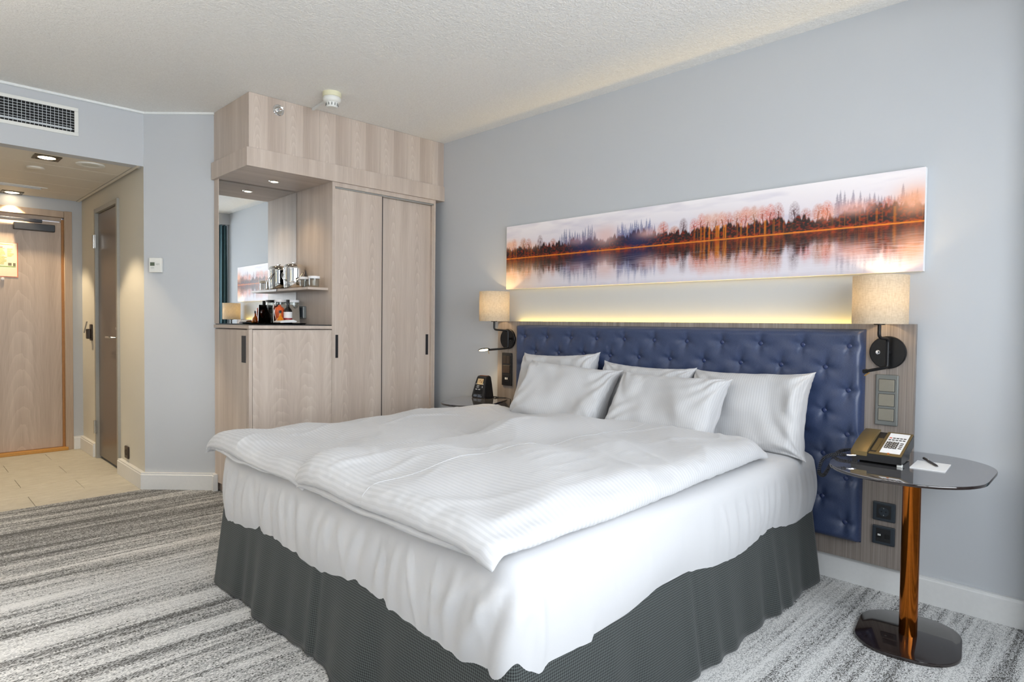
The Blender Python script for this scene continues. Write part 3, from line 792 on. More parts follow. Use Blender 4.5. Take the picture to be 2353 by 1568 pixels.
for bx, bz in btn:
    if bz < 0.55 and bx < 2.85: continue
    if first is None:
        first = put('button', MB().lathe([(0.0, 0.010), (0.007, 0.0092), (0.0122, 0.0055), (0.014, 0.0), (0.012, -0.006), (0.0, -0.006)], (bx, -0.0765, bz), 18, Matrix.Rotation(R(90), 3, 'X')), M_blue_button, hbd, 180); b0 = (bx, bz)
    else:
        o = first.copy(); COL.objects.link(o); o.parent = hbd; o.location = first.location + Vector((bx - b0[0], 0, bz - b0[1]))
# LED strip hidden behind the panel top
o = put('led_strip', MB().box(0.86, 3.06, -0.020, -0.010, 1.138, 1.144), emissive('led_glow', (1.0, 0.68, 0.18), 3.0), None)
tag(o, 'glowing warm light strip behind the top of the headboard', 'light strip')
area_light('led_light', (1.96, -0.0145, 1.150), (R(180), 0, 0), 2.2, 0.008, 3.2, (1.0, 0.66, 0.13))

# ------------------------------------------------------------------ picture (print painted per vertex)
def make_picture():
    x0, x1, z0, z1 = 0.748, 3.268, 1.412, 1.851
    nx, nz = 1000, 176
    U, V = np.meshgrid((np.arange(nx) + 0.5) / nx, (np.arange(nz) + 0.5) / nz)
    rs = np.random.RandomState(11)
    def n1(x, f, seed, oct_=4):
        r = np.random.RandomState(seed); o = np.zeros_like(x)
        for k in range(oct_):
            ff = f * 2 ** k; t = r.rand(int(ff) + 4); xi = np.clip(x * ff, 0, ff); i = xi.astype(int); fr = xi - i; fr = fr * fr * (3 - 2 * fr)
            o += (t[i] * (1 - fr) + t[i + 1] * fr) * 0.5 ** k
        return o / (2 - 0.5 ** (oct_ - 1))
    def n2(u, v, fu, fv, seed, oct_=3):
        r = np.random.RandomState(seed); o = np.zeros_like(u); tot = 0
        for k in range(oct_):
            a, b = fu * 2 ** k, fv * 2 ** k
            t = r.rand(int(b) + 3, int(a) + 3); x = np.clip(u, 0, 1) * a; y = np.clip(v, 0, 1) * b
            i = x.astype(int); j = y.astype(int); fx = x - i; fy = y - j; fx = fx * fx * (3 - 2 * fx); fy = fy * fy * (3 - 2 * fy)
            o += ((t[j, i] * (1 - fx) + t[j, i + 1] * fx) * (1 - fy) + (t[j + 1, i] * (1 - fx) + t[j + 1, i + 1] * fx) * fy) * 0.5 ** k; tot += 0.5 ** k
        return o / tot
    C = lambda *a: np.array(srgb(*a))
    def lerp(a, b, t): return a * (1 - t[..., None]) + b * t[..., None]
    SH = 0.483
    bump = lambda c, w: np.exp(-((U - c) / w) ** 2)
    # ---- everything above the shore, as a function of (u, h) with h height above shore
    def scene(u, h):
        cl = n2(u, np.clip(h * 1.9, 0, 1), 14, 6, 3)
        sky = lerp(lerp(np.ones(u.shape + (3,)) * C(214, 208, 216), np.ones(u.shape + (3,)) * C(246, 242, 243), np.clip(h / 0.5, 0, 1)), np.ones(u.shape + (3,)) * C(190, 186, 204), np.clip((cl - 0.5) * 1.6, 0, 1) * 0.55)
        col = sky
        # far haze of trees
        top = np.zeros(nx); uu = (np.arange(nx) + 0.5) / nx
        top += 0.17 + 0.07 * n1(uu, 30, 5)
        def hill(c, w, hh): return hh * np.exp(-((uu - c) / w) ** 4)
        top = np.maximum(top, hill(0.27, 0.075, 0.24)); top = np.maximum(top, hill(0.43, 0.06, 0.25)); top = np.maximum(top, hill(0.93, 0.10, 0.24)); top = np.maximum(top, hill(0.68, 0.11, 0.15)); top = np.maximum(top, hill(0.04, 0.06, 0.16))
        alpha = np.zeros(u.shape); tcol = np.zeros(u.shape + (3,)); wsum = np.zeros(u.shape)
        def paint(mask, color, a):
            nonlocal col
            m = np.clip(mask, 0, 1) * a
            col = col * (1 - m[..., None]) + np.asarray(color) * m[..., None]
        # conifers
        cn = n2(u, np.clip(h * 2, 0, 1), 300, 90, 77, 2)
        def conifer(cu, hh, wd, color, a):
            t = np.clip(h / hh, 0, 1)
            half = wd * (1 - t) ** 0.9 * (0.45 + 1.0 * cn) + 0.0004
            m = np.clip((half - np.abs(u - cu)) / 0.0012, 0, 1) * (h < hh)
            paint(m, color, a * 0.9)
        for c0, c1, n_, h0, h1, colr in ((0.195, 0.315, 20, 0.27, 0.40, C(66, 84, 128)), (0.375, 0.48, 20, 0.28, 0.385, C(58, 82, 138)), (0.862, 0.99, 24, 0.28, 0.405, C(112, 106, 128))):
            for k in range(n_):
                cu = c0 + (c1 - c0) * (k + rs.rand() * 0.8) / n_
                conifer(cu, h0 + (h1 - h0) * rs.rand() ** 1.5, 0.0075 + 0.003 * rs.rand(), colr * (0.85 + 0.3 * rs.rand()), 0.62)
        # bare orange trees: fans of fine twigs
        tw = n2(u, np.clip(h * 2, 0, 1), 420, 60, 21, 2)
        def bare(cu, hh, wd, color, a):
            yc = 0.64 * hh
            rr2 = ((u - cu) / wd) ** 2 + ((h - yc) / (0.40 * hh)) ** 2
            ang = np.arctan2((u - cu) * 5.74, h - 0.22 * hh)
            tw2 = 0.5 + 0.5 * np.sin(ang * 34 + 14 * tw + cu * 500)
            m = np.clip(1.1 - rr2, 0, 1) ** 0.7 * np.clip(0.25 + 0.6 * tw2 + 0.9 * (tw - 0.5), 0, 1)
            paint(m, color, a)
            paint(np.clip((0.0014 - np.abs(u - cu - 0.0012 * np.sin(h * 40 + cu * 90))) / 0.0006, 0, 1) * (h < hh * 0.75), np.asarray(color) * 0.4, a)
        spots = [(0.012, .26), (0.03, .30), (0.065, .30), (0.085, .28), (0.127, .31), (0.145, .2), (0.173, .24), (0.5, .29), (0.528, .22), (0.55, .30), (0.575, .28), (0.592, .33), (0.607, .31), (0.625, .31), (0.64, .32), (0.654, .31), (0.672, .31), (0.69, .34), (0.707, .34), (0.725, .33), (0.74, .34), (0.755, .34), (0.786, .33), (0.807, .25), (0.83, .28), (0.845, .3), (0.92, .26), (0.945, .27), (0.965, .27), (0.985, .28)]
        for cu, hh in spots:
            dark = cu in (0.127, 0.55, 0.786)
            cc = C(120, 88, 92) if dark else C(188 + rs.randint(-18, 18), 98 + rs.randint(-14, 14), 52 + rs.randint(-12, 12))
            bare(cu, hh, 0.010 + 0.005 * rs.rand() if not dark else 0.011, cc, 0.9)
        # dark forest mass at the shore
        tt = np.interp(u, uu, top) * (0.55 + 0.55 * n1(u.ravel(), 240, 8, 2).reshape(u.shape))
        body = np.clip((tt - h) / 0.025, 0, 1)
        dk = n2(u, np.clip(h * 2, 0, 1), 260, 30, 31, 2)
        base = lerp(np.ones(u.shape + (3,)) * C(26, 12, 20), np.ones(u.shape + (3,)) * C(134, 52, 16), np.clip((dk - 0.47) * 3.0, 0, 1))
        bl = np.clip(np.exp(-((u - 0.28) / 0.05) ** 2) + np.exp(-((u - 0.43) / 0.05) ** 2), 0, 1)
        base = lerp(base, np.ones(u.shape + (3,)) * C(30, 46, 92), bl * 0.85)
        col = col * (1 - body[..., None]) + base * body[..., None]
        # glowing trunks
        tk = n1(u.ravel(), 330, 17, 2).reshape(u.shape)
        og = np.clip(np.exp(-((u - 0.67) / 0.09) ** 4) + np.exp(-((u - 0.05) / 0.06) ** 4) + 0.5 * np.exp(-((u - 0.93) / 0.08) ** 4), 0, 1)
        paint(np.clip((tk - 0.62) * 6, 0, 1) * (h < 0.17) * (h > 0.01) * og, C(226, 150, 58), 0.75)
        # bushes and reed edge
        bs = n2(u, np.clip(h * 2, 0, 1), 160, 60, 41, 2)
        paint(np.clip((0.045 - h) / 0.03, 0, 1) * np.clip((bs - 0.42) * 4, 0, 1), C(186, 86, 26), 0.85)
        # drifting fog
        fg = n2(u, np.clip(h * 1.6, 0, 1), 9, 3, 51)
        for cu, w_, hc, hw, a, colr in ((0.34, 0.035, 0.2, 0.12, 0.9, C(226, 196, 190)), (0.255, 0.035, 0.17, 0.06, 0.6, C(206, 178, 184)), (0.46, 0.03, 0.17, 0.06, 0.75, C(224, 188, 180)), (0.62, 0.03, 0.27, 0.06, 0.55, C(234, 200, 186)), (0.70, 0.03, 0.27, 0.06, 0.6, C(232, 192, 176)), (0.89, 0.035, 0.20, 0.07, 0.7, C(232, 190, 180)), (0.985, 0.03, 0.22, 0.14, 0.85, C(238, 190, 164)), (0.02, 0.03, 0.22, 0.07, 0.7, C(240, 204, 180)), (0.84, 0.02, 0.16, 0.07, 0.45, C(226, 170, 148)), (0.10, 0.02, 0.17, 0.06, 0.4, C(230, 190, 170))):
            paint(np.exp(-((u - cu) / w_) ** 2 - ((h - hc) / hw) ** 2) * (0.6 + 0.8 * fg), colr, a)
        return col
    up = scene(U, np.clip(V - SH, 0, 1))
    # ---- water: stretched, rippled mirror image
    dep = np.clip(SH - V, 0, 1)
    rip = n2(U, V, 5, 120, 61, 2) - 0.5
    ur = np.clip(U + 0.0016 * np.sin(dep * 420 + 5 * rip), 0, 1)
    hr = np.clip(dep * 0.80 + 0.02 * rip + 0.012 * np.sin(dep * 300 + U * 18 + 8 * rip), 0, 1)
    refl = scene(ur, hr)
    k = 9; rb = np.zeros_like(refl)
    for s in range(-k, k + 1): rb += np.roll(refl, s, axis=0)
    refl = 0.4 * refl + 0.6 * rb / (2 * k + 1)
    refl = refl * 0.95
    bands = np.clip(np.sin(dep * 360 + 3.0 * n2(U, V, 12, 40, 71, 2) * 6) - 0.25, 0, 1) * np.clip((dep - 0.06) / 0.2, 0.03, 1)
    refl = refl * (1 - 0.42 * bands[..., None]) + np.array(srgb(238, 234, 240)) * 0.42 * bands[..., None]
    far = np.clip((dep - 0.26) / 0.2, 0, 1)
    refl = lerp(refl, np.ones_like(refl) * C(228, 226, 234), far * 0.55)
    wl = np.clip(np.exp(-((U - 0.0) / 0.13) ** 2), 0, 1) * np.clip(dep / 0.3, 0, 1)
    refl = lerp(refl, np.ones_like(refl) * C(248, 218, 180), wl * 0.55)
    img = np.where((V >= SH)[..., None], up, refl)
    line = np.exp(-((V - SH) / 0.007) ** 2)
    img = lerp(img, np.ones_like(img) * C(238, 164, 92), line * 0.9)
    lum = img.mean(-1, keepdims=True)
    img = lum + (img - lum) * 1.22
    img = np.clip(img, 0, 1) ** 1.18
    # mesh
    t = thing('picture', 'long misty lake and autumn forest print above the bed', 'picture', ((x0 + x1) / 2, -0.03, z0))
    put('panel', MB().box(x0, x1, -0.0295, -0.002, z0, z1, 0.001), M_paper, t)
    xs_ = np.linspace(x0 + 0.0008, x1 - 0.0008, nx); zs_ = np.linspace(z0 + 0.0008, z1 - 0.0008, nz)
    GX, GZ = np.meshgrid(xs_, zs_)
    co = np.stack([GX, np.full_like(GX, -0.0299), GZ], -1).reshape(-1, 3) - np.array(t.location[:])
    idx = np.arange(nx * nz).reshape(nz, nx)
    f = np.stack([idx[:-1, :-1], idx[:-1, 1:], idx[1:, 1:], idx[1:, :-1]], -1).reshape(-1, 4)
    me = fast_mesh('print', co, f)
    at = me.color_attributes.new('print_color', 'FLOAT_COLOR', 'POINT')
    rgba = np.concatenate([img.reshape(-1, 3), np.ones((nx * nz, 1))], 1).astype(np.float32)
    at.data.foreach_set('color', rgba.ravel())
    link_mesh('print', me, paint_attr('lake_print', 'print_color', 0.42), t, (0, 0, 0))
def fast_mesh(name, co, quads):
    me = bpy.data.meshes.new(name)
    nv, nf = len(co), len(quads)
    me.vertices.add(nv); me.vertices.foreach_set('co', np.asarray(co, np.float32).ravel())
    me.loops.add(nf * 4); me.loops.foreach_set('vertex_index', np.asarray(quads, np.int32).ravel())
    me.polygons.add(nf); me.polygons.foreach_set('loop_start', np.arange(0, nf * 4, 4, dtype=np.int32))
    try: me.polygons.foreach_set('loop_total', np.full(nf, 4, dtype=np.int32))
    except Exception: pass
    me.update(calc_edges=True); me.validate()
    return me
make_picture()

# ------------------------------------------------------------------ wall lamps
def wall_lamp(xd, label, mirror, lit_reader):
    """xd: centre x of the round plate; mirror=-1 swings the shade towards smaller x"""
    YD = -0.0455
    t = thing('wall_lamp', label, 'wall lamp', (xd, YD, 0.98), group='bedside wall lamps')
    RX = Matrix.Rotation(R(90), 3, 'X')
    put('backplate', MB().lathe([(0.0, 0.0), (0.071, 0.0), (0.071, 0.012), (0.068, 0.015), (0.0, 0.015)], (xd, YD, 1.063), 48, RX), M_black, t, 40)
    put('switch_knob', MB().lathe([(0.0, 0.015), (0.011, 0.015), (0.009, 0.02), (0.006, 0.021), (0.005, 0.033), (0.0, 0.034)], (xd - 0.036 if mirror > 0 else xd + 0.034, YD, 1.063), 20, RX), M_chrome, t, 40)
    ya = -0.15
    if mirror > 0:
        xs_, xv = 3.14, 3.158
    else:
        xs_, xv = 0.757, 0.832
    def bend(p, q, r_, rad=0.018, n=6):
        p, q, r_ = Vector(p), Vector(q), Vector(r_); a = (p - q).normalized() * rad + q; b = (r_ - q).normalized() * rad + q
        return [(1 - s) ** 2 * a + 2 * s * (1 - s) * q + s * s * b for s in [k / n for k in range(n + 1)]]
    zt = 1.185
    A = Vector((xs_, ya, zt)); B = Vector((xs_, ya, 1.128)); C_ = Vector((xv, -0.088, 1.122)); D = Vector((xv, -0.088, 1.0))
    E_ = Vector((3.10, -0.17, 0.984)) if mirror > 0 else Vector((0.70, -0.15, 0.985))
    path = [A] + bend(A, B, C_) + bend(B, C_, D) + bend(C_, D, E_, 0.014)
    path.append(E_)
    put('arm', MB().tube(path, 0.0068, 12), M_black, t, 60)
    mb = MB(); mb.tube([(xv, YD - 0.012, 1.065), (xv, -0.088, 1.065)], 0.009, 12)
    put('arm_mount', mb, M_black, t, 60)
    tilt = Vector((0, 0, -1)).rotation_difference(Vector((0.19, -0.18, -0.965)).normalized()).to_matrix() @ Matrix.Diagonal((1.5, 0.8, 1))
    # reading light head
    if mirror > 0:
        d = (E_ - D).normalized()
        rl = put('reading_head', MB().tube([E_ - d * 0.002, E_ + d * 0.012], 0.0095, 14), M_black, t, 40)
        put('lever', MB().tube([E_ + Vector((0.012, 0, -0.006)), E_ + Vector((-0.006, -0.004, -0.02))], 0.0022, 8), plain('brass_lever', srgb(170, 128, 60), 0.3, 0.8), rl, 40)
    else:
        rl = put('reading_head', MB().lathe([(0.0, 0.004), (0.03, 0.003), (0.034, 0.0), (0.034, -0.005), (0.0, -0.005)], E_ + Vector((-0.045, 0, 0.002)), 24, tilt), M_black, t, 40)
        put('lit_lens', MB().lathe([(0.0, -0.0075), (0.024, -0.007), (0.030, -0.0051), (0.0, -0.0051)], E_ + Vector((-0.045, 0, 0.002)), 24, tilt), emissive('reader_glow', (1.0, 0.76, 0.38), 9.0), rl, 40)
        put('lever', MB().tube([E_ + Vector((0.0, 0, -0.006)), E_ + Vector((0.012, -0.004, -0.028))], 0.0022, 8), plain('brass_lever', srgb(200, 168, 110), 0.3, 0.8), rl, 40)
        spot('reading_beam', E_ + Vector((-0.042, -0.003, -0.012)), 2.6, WARM, R(140), 0.8, 0.02, (0.19, -0.18, -0.965))
    # shade: open linen drum with rolled rims and spider ring
    r0, z0, z1 = 0.105, 1.186, 1.39
    c = (xs_, ya, 0)
    put('shade', MB().lathe([(r0, z0), (r0, z1), (r0 - 0.0022, z1), (r0 - 0.0022, z0)], c, 64, close=True), M_shade, t, 50)
    mb = MB(); mb.lathe([(0.0, z0 - 0.004), (0.022, z0 - 0.004), (0.022, z0 + 0.004), (0.016, z0 + 0.03), (0.0, z0 + 0.03)], c, 24)
    put('socket', mb, M_black, t, 40)
    mb = MB()
    for k in range(3):
        a = 2 * PI * k / 3 + 0.4
        mb.tube([(xs_ + 0.015 * math.cos(a), ya + 0.015 * math.sin(a), z0 + 0.012), (xs_ + (r0 - 0.003) * math.cos(a), ya + (r0 - 0.003) * math.sin(a), z0 + 0.006)], 0.0015, 6)
    put('spider', mb, M_black, t)
    put('bulb', MB().lathe([(0.0, z0 + 0.03), (0.014, z0 + 0.032), (0.026, z0 + 0.07), (0.027, z0 + 0.085), (0.018, z0 + 0.105), (0.0, z0 + 0.112)], c, 24), emissive('bulb_glow', (1.0, 0.74, 0.42), 3.0), t, 60)
    point('lamp_bulb_light', (xs_, ya, z0 + 0.10), 3.2, WARM, 0.03)
    return t
wall_lamp(3.150, 'linen shaded wall lamp above the telephone table', 1, False)
wall_lamp(0.795, 'linen shaded wall lamp with lit reading light above the alarm clock', -1, True)

# ------------------------------------------------------------------ switch plates and sockets on the headboard panel
YP = -0.0455
def gang(name, label, x0, x1, z0, z1, n, mp, mr_, cat='switch', last=None):
    t = thing(name, label, cat, ((x0 + x1) / 2, YP, z0))
    put('plate', MB().box(x0, x1, YP - 0.010, YP, z0, z1, 0.004), mp, t)
    w = x1 - x0; h = (z1 - z0 - 0.03) / n
    for k in range(n):
        za = z1 - 0.015 - (k + 1) * h + 0.006; zb = za + h - 0.012
        if last and k == n - 1:
            put('socket_insert', MB().box(x0 + 0.015, x1 - 0.015, YP - 0.0115, YP - 0.010, za, zb, 0.0005), M_blackplastic, t)
            for s in (-1, 1): put('usb_port', MB().box((x0 + x1) / 2 + s * 0.008 - 0.005, (x0 + x1) / 2 + s * 0.008 + 0.005, YP - 0.013, YP - 0.0115, (za + zb) / 2 - 0.006, (za + zb) / 2 + 0.008), M_whiteplastic, t)
        elif last and k == 0:
            m_ = (x0 + x1) / 2
            put('rocker', MB().box(x0 + 0.014, m_ - 0.001, YP - 0.0145, YP - 0.010, za, zb, 0.0015), mr_, t)
            put('rocker', MB().box(m_ + 0.001, x1 - 0.014, YP - 0.0145, YP - 0.010, za, zb, 0.0015), mr_, t)
        else:
            put('shadow_gap', MB().box(x0 + 0.0125, x1 - 0.0125, YP - 0.0104, YP - 0.0095, za - 0.0015, zb + 0.0015), M_blackplastic, t)
            put('rocker', MB().box(x0 + 0.014, x1 - 0.014, YP - 0.0145, YP - 0.010, za, zb, 0.0015), mr_, t)
    return t
gang('light_switch', 'grey triple light switch above the telephone', 3.106, 3.194, 0.744, 0.966, 3, M_switch_plate, M_switch_grey)
gang('light_switch', 'black triple switch with charging ports beside the pillows', 0.738, 0.836, 0.736, 0.966, 3, M_blackplastic, M_switch_brown, last=True)
for k, (za, zb) in enumerate(((0.322, 0.405), (0.218, 0.300))):
    t = thing('wall_socket', ('dark square power socket on the headboard panel, upper of the two', 'dark square data socket on the headboard panel, lower of the two')[k], 'socket', (3.148, YP, za))
    x0, x1 = 3.108, 3.196
    put('plate', MB().box(x0, x1, YP - 0.010, YP, za, zb, 0.004), M_socket, t)
    put('frame', MB().box(x0 + 0.016, x1 - 0.016, YP - 0.0115, YP - 0.010, za + 0.013, zb - 0.011, 0.0008), M_blackplastic, t)
    cx, cz = (x0 + x1) / 2, (za + zb) / 2 + 0.001
    if k == 0:
        put('round_well', MB().lathe([(0.0, 0.0118), (0.0185, 0.0118), (0.0185, 0.0135), (0.0205, 0.0135), (0.0205, 0.0115), (0.0, 0.0115)], (cx, YP, cz), 28, Matrix.Rotation(R(90), 3, 'X')), M_socket, t, 40)
        for s in (-1, 1):
            put('earth_clip', MB().box(cx - 0.002, cx + 0.002, YP - 0.0135, YP - 0.0118, cz + s * 0.015 - 0.002, cz + s * 0.015 + 0.002), M_steel, t)
            put('pin_hole', MB().lathe([(0.0, 0.012), (0.003, 0.012), (0.003, 0.0126), (0, 0.0126)], (cx + s * 0.0085, YP, cz), 12, Matrix.Rotation(R(90), 3, 'X')), M_dark, t)
    else:
        put('port', MB().box(cx - 0.024, cx - 0.006, YP - 0.0135, YP - 0.0115, cz - 0.012, cz + 0.006, 0.0005), M_dark, t)
        put('label_window', MB().box(cx - 0.021, cx - 0.009, YP - 0.014, YP - 0.0135, cz - 0.003, cz + 0.005), M_whiteplastic, t)
        put('port', MB().box(cx + 0.006, cx + 0.024, YP - 0.0135, YP - 0.0115, cz - 0.012, cz + 0.006, 0.0005), M_dark, t)
# socket on the wardrobe side inside the niche
t = thing('niche_socket', 'dark socket box on the niche side wall beside the steel holder', 'socket', (-0.415, -0.967, 1.192))
put('box', MB().box(-0.462, -0.368, -0.992, -0.967, 1.192, 1.28, 0.004), M_switch_plate, t)
put('cover', MB().box(-0.452, -0.378, -0.995, -0.992, 1.202, 1.27, 0.002), M_socket, t)

# ------------------------------------------------------------------ bedside tables
def side_table(label, top, base, pole, z=0.645):
    t = thing('side_table', label, 'side table', (pole[0], pole[1], 0.0), group='bedside tables')
    put('table_top', MB().prism(rrect(*top, n=14), 'z', z - 0.0015, z), M_tabletop, t, 30)
    tb = (top[0], top[1], top[2] + 0.002, top[3] + 0.002) + top[4:]
    put('edge_band', MB().prism(rrect(*tb, n=14), 'z', z - 0.011, z - 0.0016, 0.001), M_tablebase, t, 30)
    put('pole', MB().lathe([(0.0, 0.012), (0.0305, 0.012), (0.0305, z - 0.010), (0.0, z - 0.010)], (pole[0], pole[1], 0), 40), M_copper, t, 40)
    put('base_plate', MB().prism(rrect(*base, n=14), 'z', 0.0, 0.013, 0.003), M_tablebase, t, 30)
side_table('round cornered smoked glass side table on copper pole below the switches', (3.32, -0.373, 0.50, 0.66, 0.235, R(0.7)), (3.334, -0.418, 0.335, 0.415, 0.14, R(8.7)), (3.333, -0.412))
side_table('smoked glass side table between bed and wardrobe holding the alarm clock', (0.761, -0.325, 0.36, 0.56, 0.175, R(24.6)), (0.752, -0.33, 0.335, 0.415, 0.14, R(24.6)), (0.735, -0.335), 0.65)
ZT = 0.6452
# telephone (local: +x along its front, +y to the back)
ph = thing('telephone', 'black and bronze desk telephone with white keypad panel', 'telephone', (3.217, -0.353, ZT), R(1.6))
SLP = 0.297
f_ = lambda y: 0.0688 + y * SLP
mb = MB()
mb.prism([(-0.103, 0.010), (-0.045, 0.010), (0.101, 0.052), (0.101, f_(0.101) - 0.004), (0.097, f_(0.097)), (-0.099, f_(-0.099)), (-0.103, f_(-0.103) - 0.003)], 'x', -0.0855, 0.0855)
local('body', mb, M_blackplastic, ph)
local('wedge_stand', MB().prism([(-0.03, 0.004), (0.085, 0.004), (0.095, 0.049), (-0.028, 0.0135)], 'x', -0.075, 0.075), M_blackplastic, ph)
M_bronze = plain('bronze_plastic', srgb(122, 104, 66), 0.38, 0.5, var=0.03)
def on_slope(x0, x1, y0, y1, z, t_):
    """slab lying on the sloped top face of the phone"""
    b = MB(); b.prism([(y0, f_(y0) + z), (y1, f_(y1) + z), (y1, f_(y1) + z + t_), (y0, f_(y0) + z + t_)], 'x', x0, x1, 0)
    return b
local('top_panel', on_slope(-0.004, 0.0845, -0.101, 0.099, 0.0003, 0.003), M_bronze, ph)
local('panel_edge', on_slope(-0.026, -0.004, -0.101, -0.088, 0.0003, 0.003), M_bronze, ph)
local('cradle', on_slope(-0.024, -0.006, -0.070, 0.040, -0.002, 0.003), M_bronze, ph)
local('keypad_card', on_slope(0.008, 0.076, -0.086, 0.088, 0.0034, 0.001), M_paper, ph)
M_key = plain('dark_key', srgb(72, 64, 58), 0.5)
for r_ in range(4):
    for c_ in range(3):
        kx = 0.0195 + c_ * 0.0145; ky = 0.002 - r_ * 0.0145
        k_ = local('key', on_slope(kx - 0.0058, kx + 0.0058, ky - 0.0062, ky + 0.0062, 0.0044, 0.0025), M_key, ph)
        local('key_cap', on_slope(kx - 0.0026, kx + 0.0026, ky - 0.003, ky + 0.0015, 0.0070, 0.0004), M_whiteplastic, k_)
for r_ in range(2):
    for c_ in range(5): local('function_key', on_slope(0.0135 + c_ * 0.0122, 0.0220 + c_ * 0.0122, 0.024 + r_ * 0.017, 0.0285 + r_ * 0.017, 0.0044, 0.002), M_key if c_ or not r_ else M_inkR, ph)
for r_ in range(4): local('function_key', on_slope(0.060, 0.071, -0.001 - r_ * 0.0145, 0.003 - r_ * 0.0145, 0.0044, 0.002), M_key, ph)
local('message_lamp', on_slope(0.036, 0.043, -0.096, -0.089, 0.0034, 0.003), plain('orange_lamp', srgb(200, 110, 50), 0.3), ph)
for fx, fy in ((-0.075, -0.09), (0.078, -0.09)):
    local('rubber_foot', MB().box(fx - 0.009, fx + 0.009, fy - 0.006, fy + 0.006, 0.0, 0.010, 0.001), M_whiteplastic if fx > 0 else M_blackplastic, ph)
hs = MB(); n_ = 18; ys = [(-0.106 + 0.208 * k / n_) for k in range(n_ + 1)]
top = [(y, f_(y) + 0.007 + 0.009 * (1 - (y / 0.106) ** 2)) for y in ys]
bot = [(y, f_(y) + 0.0005 - (0.010 if abs(y) > 0.06 and y < 0 else 0.0)) for y in ys]
hs.prism(top + bot[::-1], 'x', -0.0875, -0.030, 0.002)
local('handset', hs, M_bronze, ph, 30)
mb = MB(); mb.tube([(-0.068, -0.106, 0.026), (-0.082, -0.122, 0.026), (-0.098, -0.130, 0.026)], [0.004, 0.0035, 0.003], 8)
local('cord_plug', mb, M_chrome, ph, 40)
# coiled cord: helix round a guide curve in the phone's own space
def coil(name, guide, r, turns, rw, mat, parent, n=10):
    G = [Vector(g) for g in guide]
    def cr(t):
        s = t * (len(G) - 1); i = min(int(s), len(G) - 2); f = s - i
        p0, p1, p2, p3 = G[max(i - 1, 0)], G[i], G[i + 1], G[min(i + 2, len(G) - 1)]
        return 0.5 * ((2 * p1) + (p2 - p0) * f + (2 * p0 - 5 * p1 + 4 * p2 - p3) * f * f + (3 * p1 - p0 - 3 * p2 + p3) * f ** 3)
    N = turns * n; pts = []; nrm = None
    for k in range(N + 1):
        t = k / N; p = cr(t); tg = (cr(min(t + 0.002, 1)) - cr(max(t - 0.002, 0))).normalized()
        nrm = tg.orthogonal().normalized() if nrm is None else (nrm - tg * nrm.dot(tg)).normalized()
        b = tg.cross(nrm); a = 2 * PI * k / n
        pts.append(p + r * (math.cos(a) * nrm + math.sin(a) * b))
    return local(name, MB().tube(pts, rw, 5), mat, parent, 180)
coil('coiled_cord', [(-0.098, -0.130, 0.026), (-0.135, -0.160, 0.026), (-0.165, -0.185, 0.004), (-0.176, -0.19, -0.045), (-0.170, -0.15, -0.062), (-0.162, -0.10, -0.030), (-0.155, -0.04, 0.012), (-0.125, 0.0, 0.024), (-0.086, 0.01, 0.026)], 0.0058, 62, 0.0017, M_blackplastic, ph)
# note pad and pen
o = put('note_pad', MB().prism([(3.325, -0.42), (3.315, -0.255), (3.425, -0.252), (3.436, -0.418)], 'z', ZT, ZT + 0.003, 0), M_paper, None)
tag(o, 'small white note pad on the side table', 'note pad')
pn = thing('pen', 'dark ballpoint pen lying on the note pad', 'pen', (3.37, -0.30, ZT + 0.003))
a, b = Vector((3.330, -0.222, ZT + 0.0075)), Vector((3.402, -0.352, ZT + 0.0075))
put('barrel', MB().tube([a, a.lerp(b, 0.1), a.lerp(b, 0.8), a.lerp(b, 0.93), b], [0.0035, 0.0042, 0.0042, 0.003, 0.001], 12), plain('grey_pen', srgb(72, 66, 66), 0.35), pn, 50)
put('clip', MB().tube([a + Vector((0, 0, 0.005)), a.lerp(b, 0.3) + Vector((0, 0, 0.005))], 0.0012, 6), M_steel, pn, 50)
put('cap', MB().tube([a - (b - a) * 0.02, a.lerp(b, 0.08)], 0.0046, 12), M_blackplastic, pn, 50)
# alarm clock (local: front faces -y)
ac = thing('alarm_clock', 'black bedside clock radio with amber display', 'clock', (0.672, -0.175, 0.6502), R(3))
mb = MB(); B_ = mb.bm
lv = [(0.0, 0.066, -0.045, 0.045), (0.01, 0.066, -0.046, 0.045), (0.10, 0.054, -0.024, 0.040), (0.146, 0.048, -0.008, 0.036), (0.152, 0.044, -0.004, 0.033)]
rings = [[B_.verts.new((sx * w, y, z)) for sx, y in ((-1, ya), (1, ya), (1, yb), (-1, yb))] for z, w, ya, yb in lv]
for A, B in zip(rings, rings[1:]):
    for k in range(4): B_.faces.new((A[k], A[(k + 1) % 4], B[(k + 1) % 4], B[k]))
B_.faces.new(rings[0][::-1]); B_.faces.new(rings[-1])
bmesh.ops.bevel(B_, geom=B_.edges[:], offset=0.004, segments=2, affect='EDGES')
local('body', mb, M_blackplastic, ac)
sl = (0.146 - 0.10) / (0.016)
def on_face(x0, x1, z0, z1, lift):
    fy = lambda z: -0.046 + (z - 0.01) * (0.022 / 0.09) if z < 0.10 else -0.024 + (z - 0.10) * (0.016 / 0.046)
    b = MB(); q = b.bm
    v = [q.verts.new(p) for p in ((x0, fy(z0) - lift, z0), (x1, fy(z0) - lift, z0), (x1, fy(z1) - lift, z1), (x0, fy(z1) - lift, z1))]
    w = [q.verts.new((p.co.x, p.co.y + 0.0015, p.co.z)) for p in v]
    q.faces.new(v); q.faces.new(w[::-1])
    for k in range(4): q.faces.new((v[k], w[k], w[(k + 1) % 4], v[(k + 1) % 4]))
    return b
local('bezel', on_face(-0.042, 0.036, 0.028, 0.140, 0.0012), M_dark, ac)
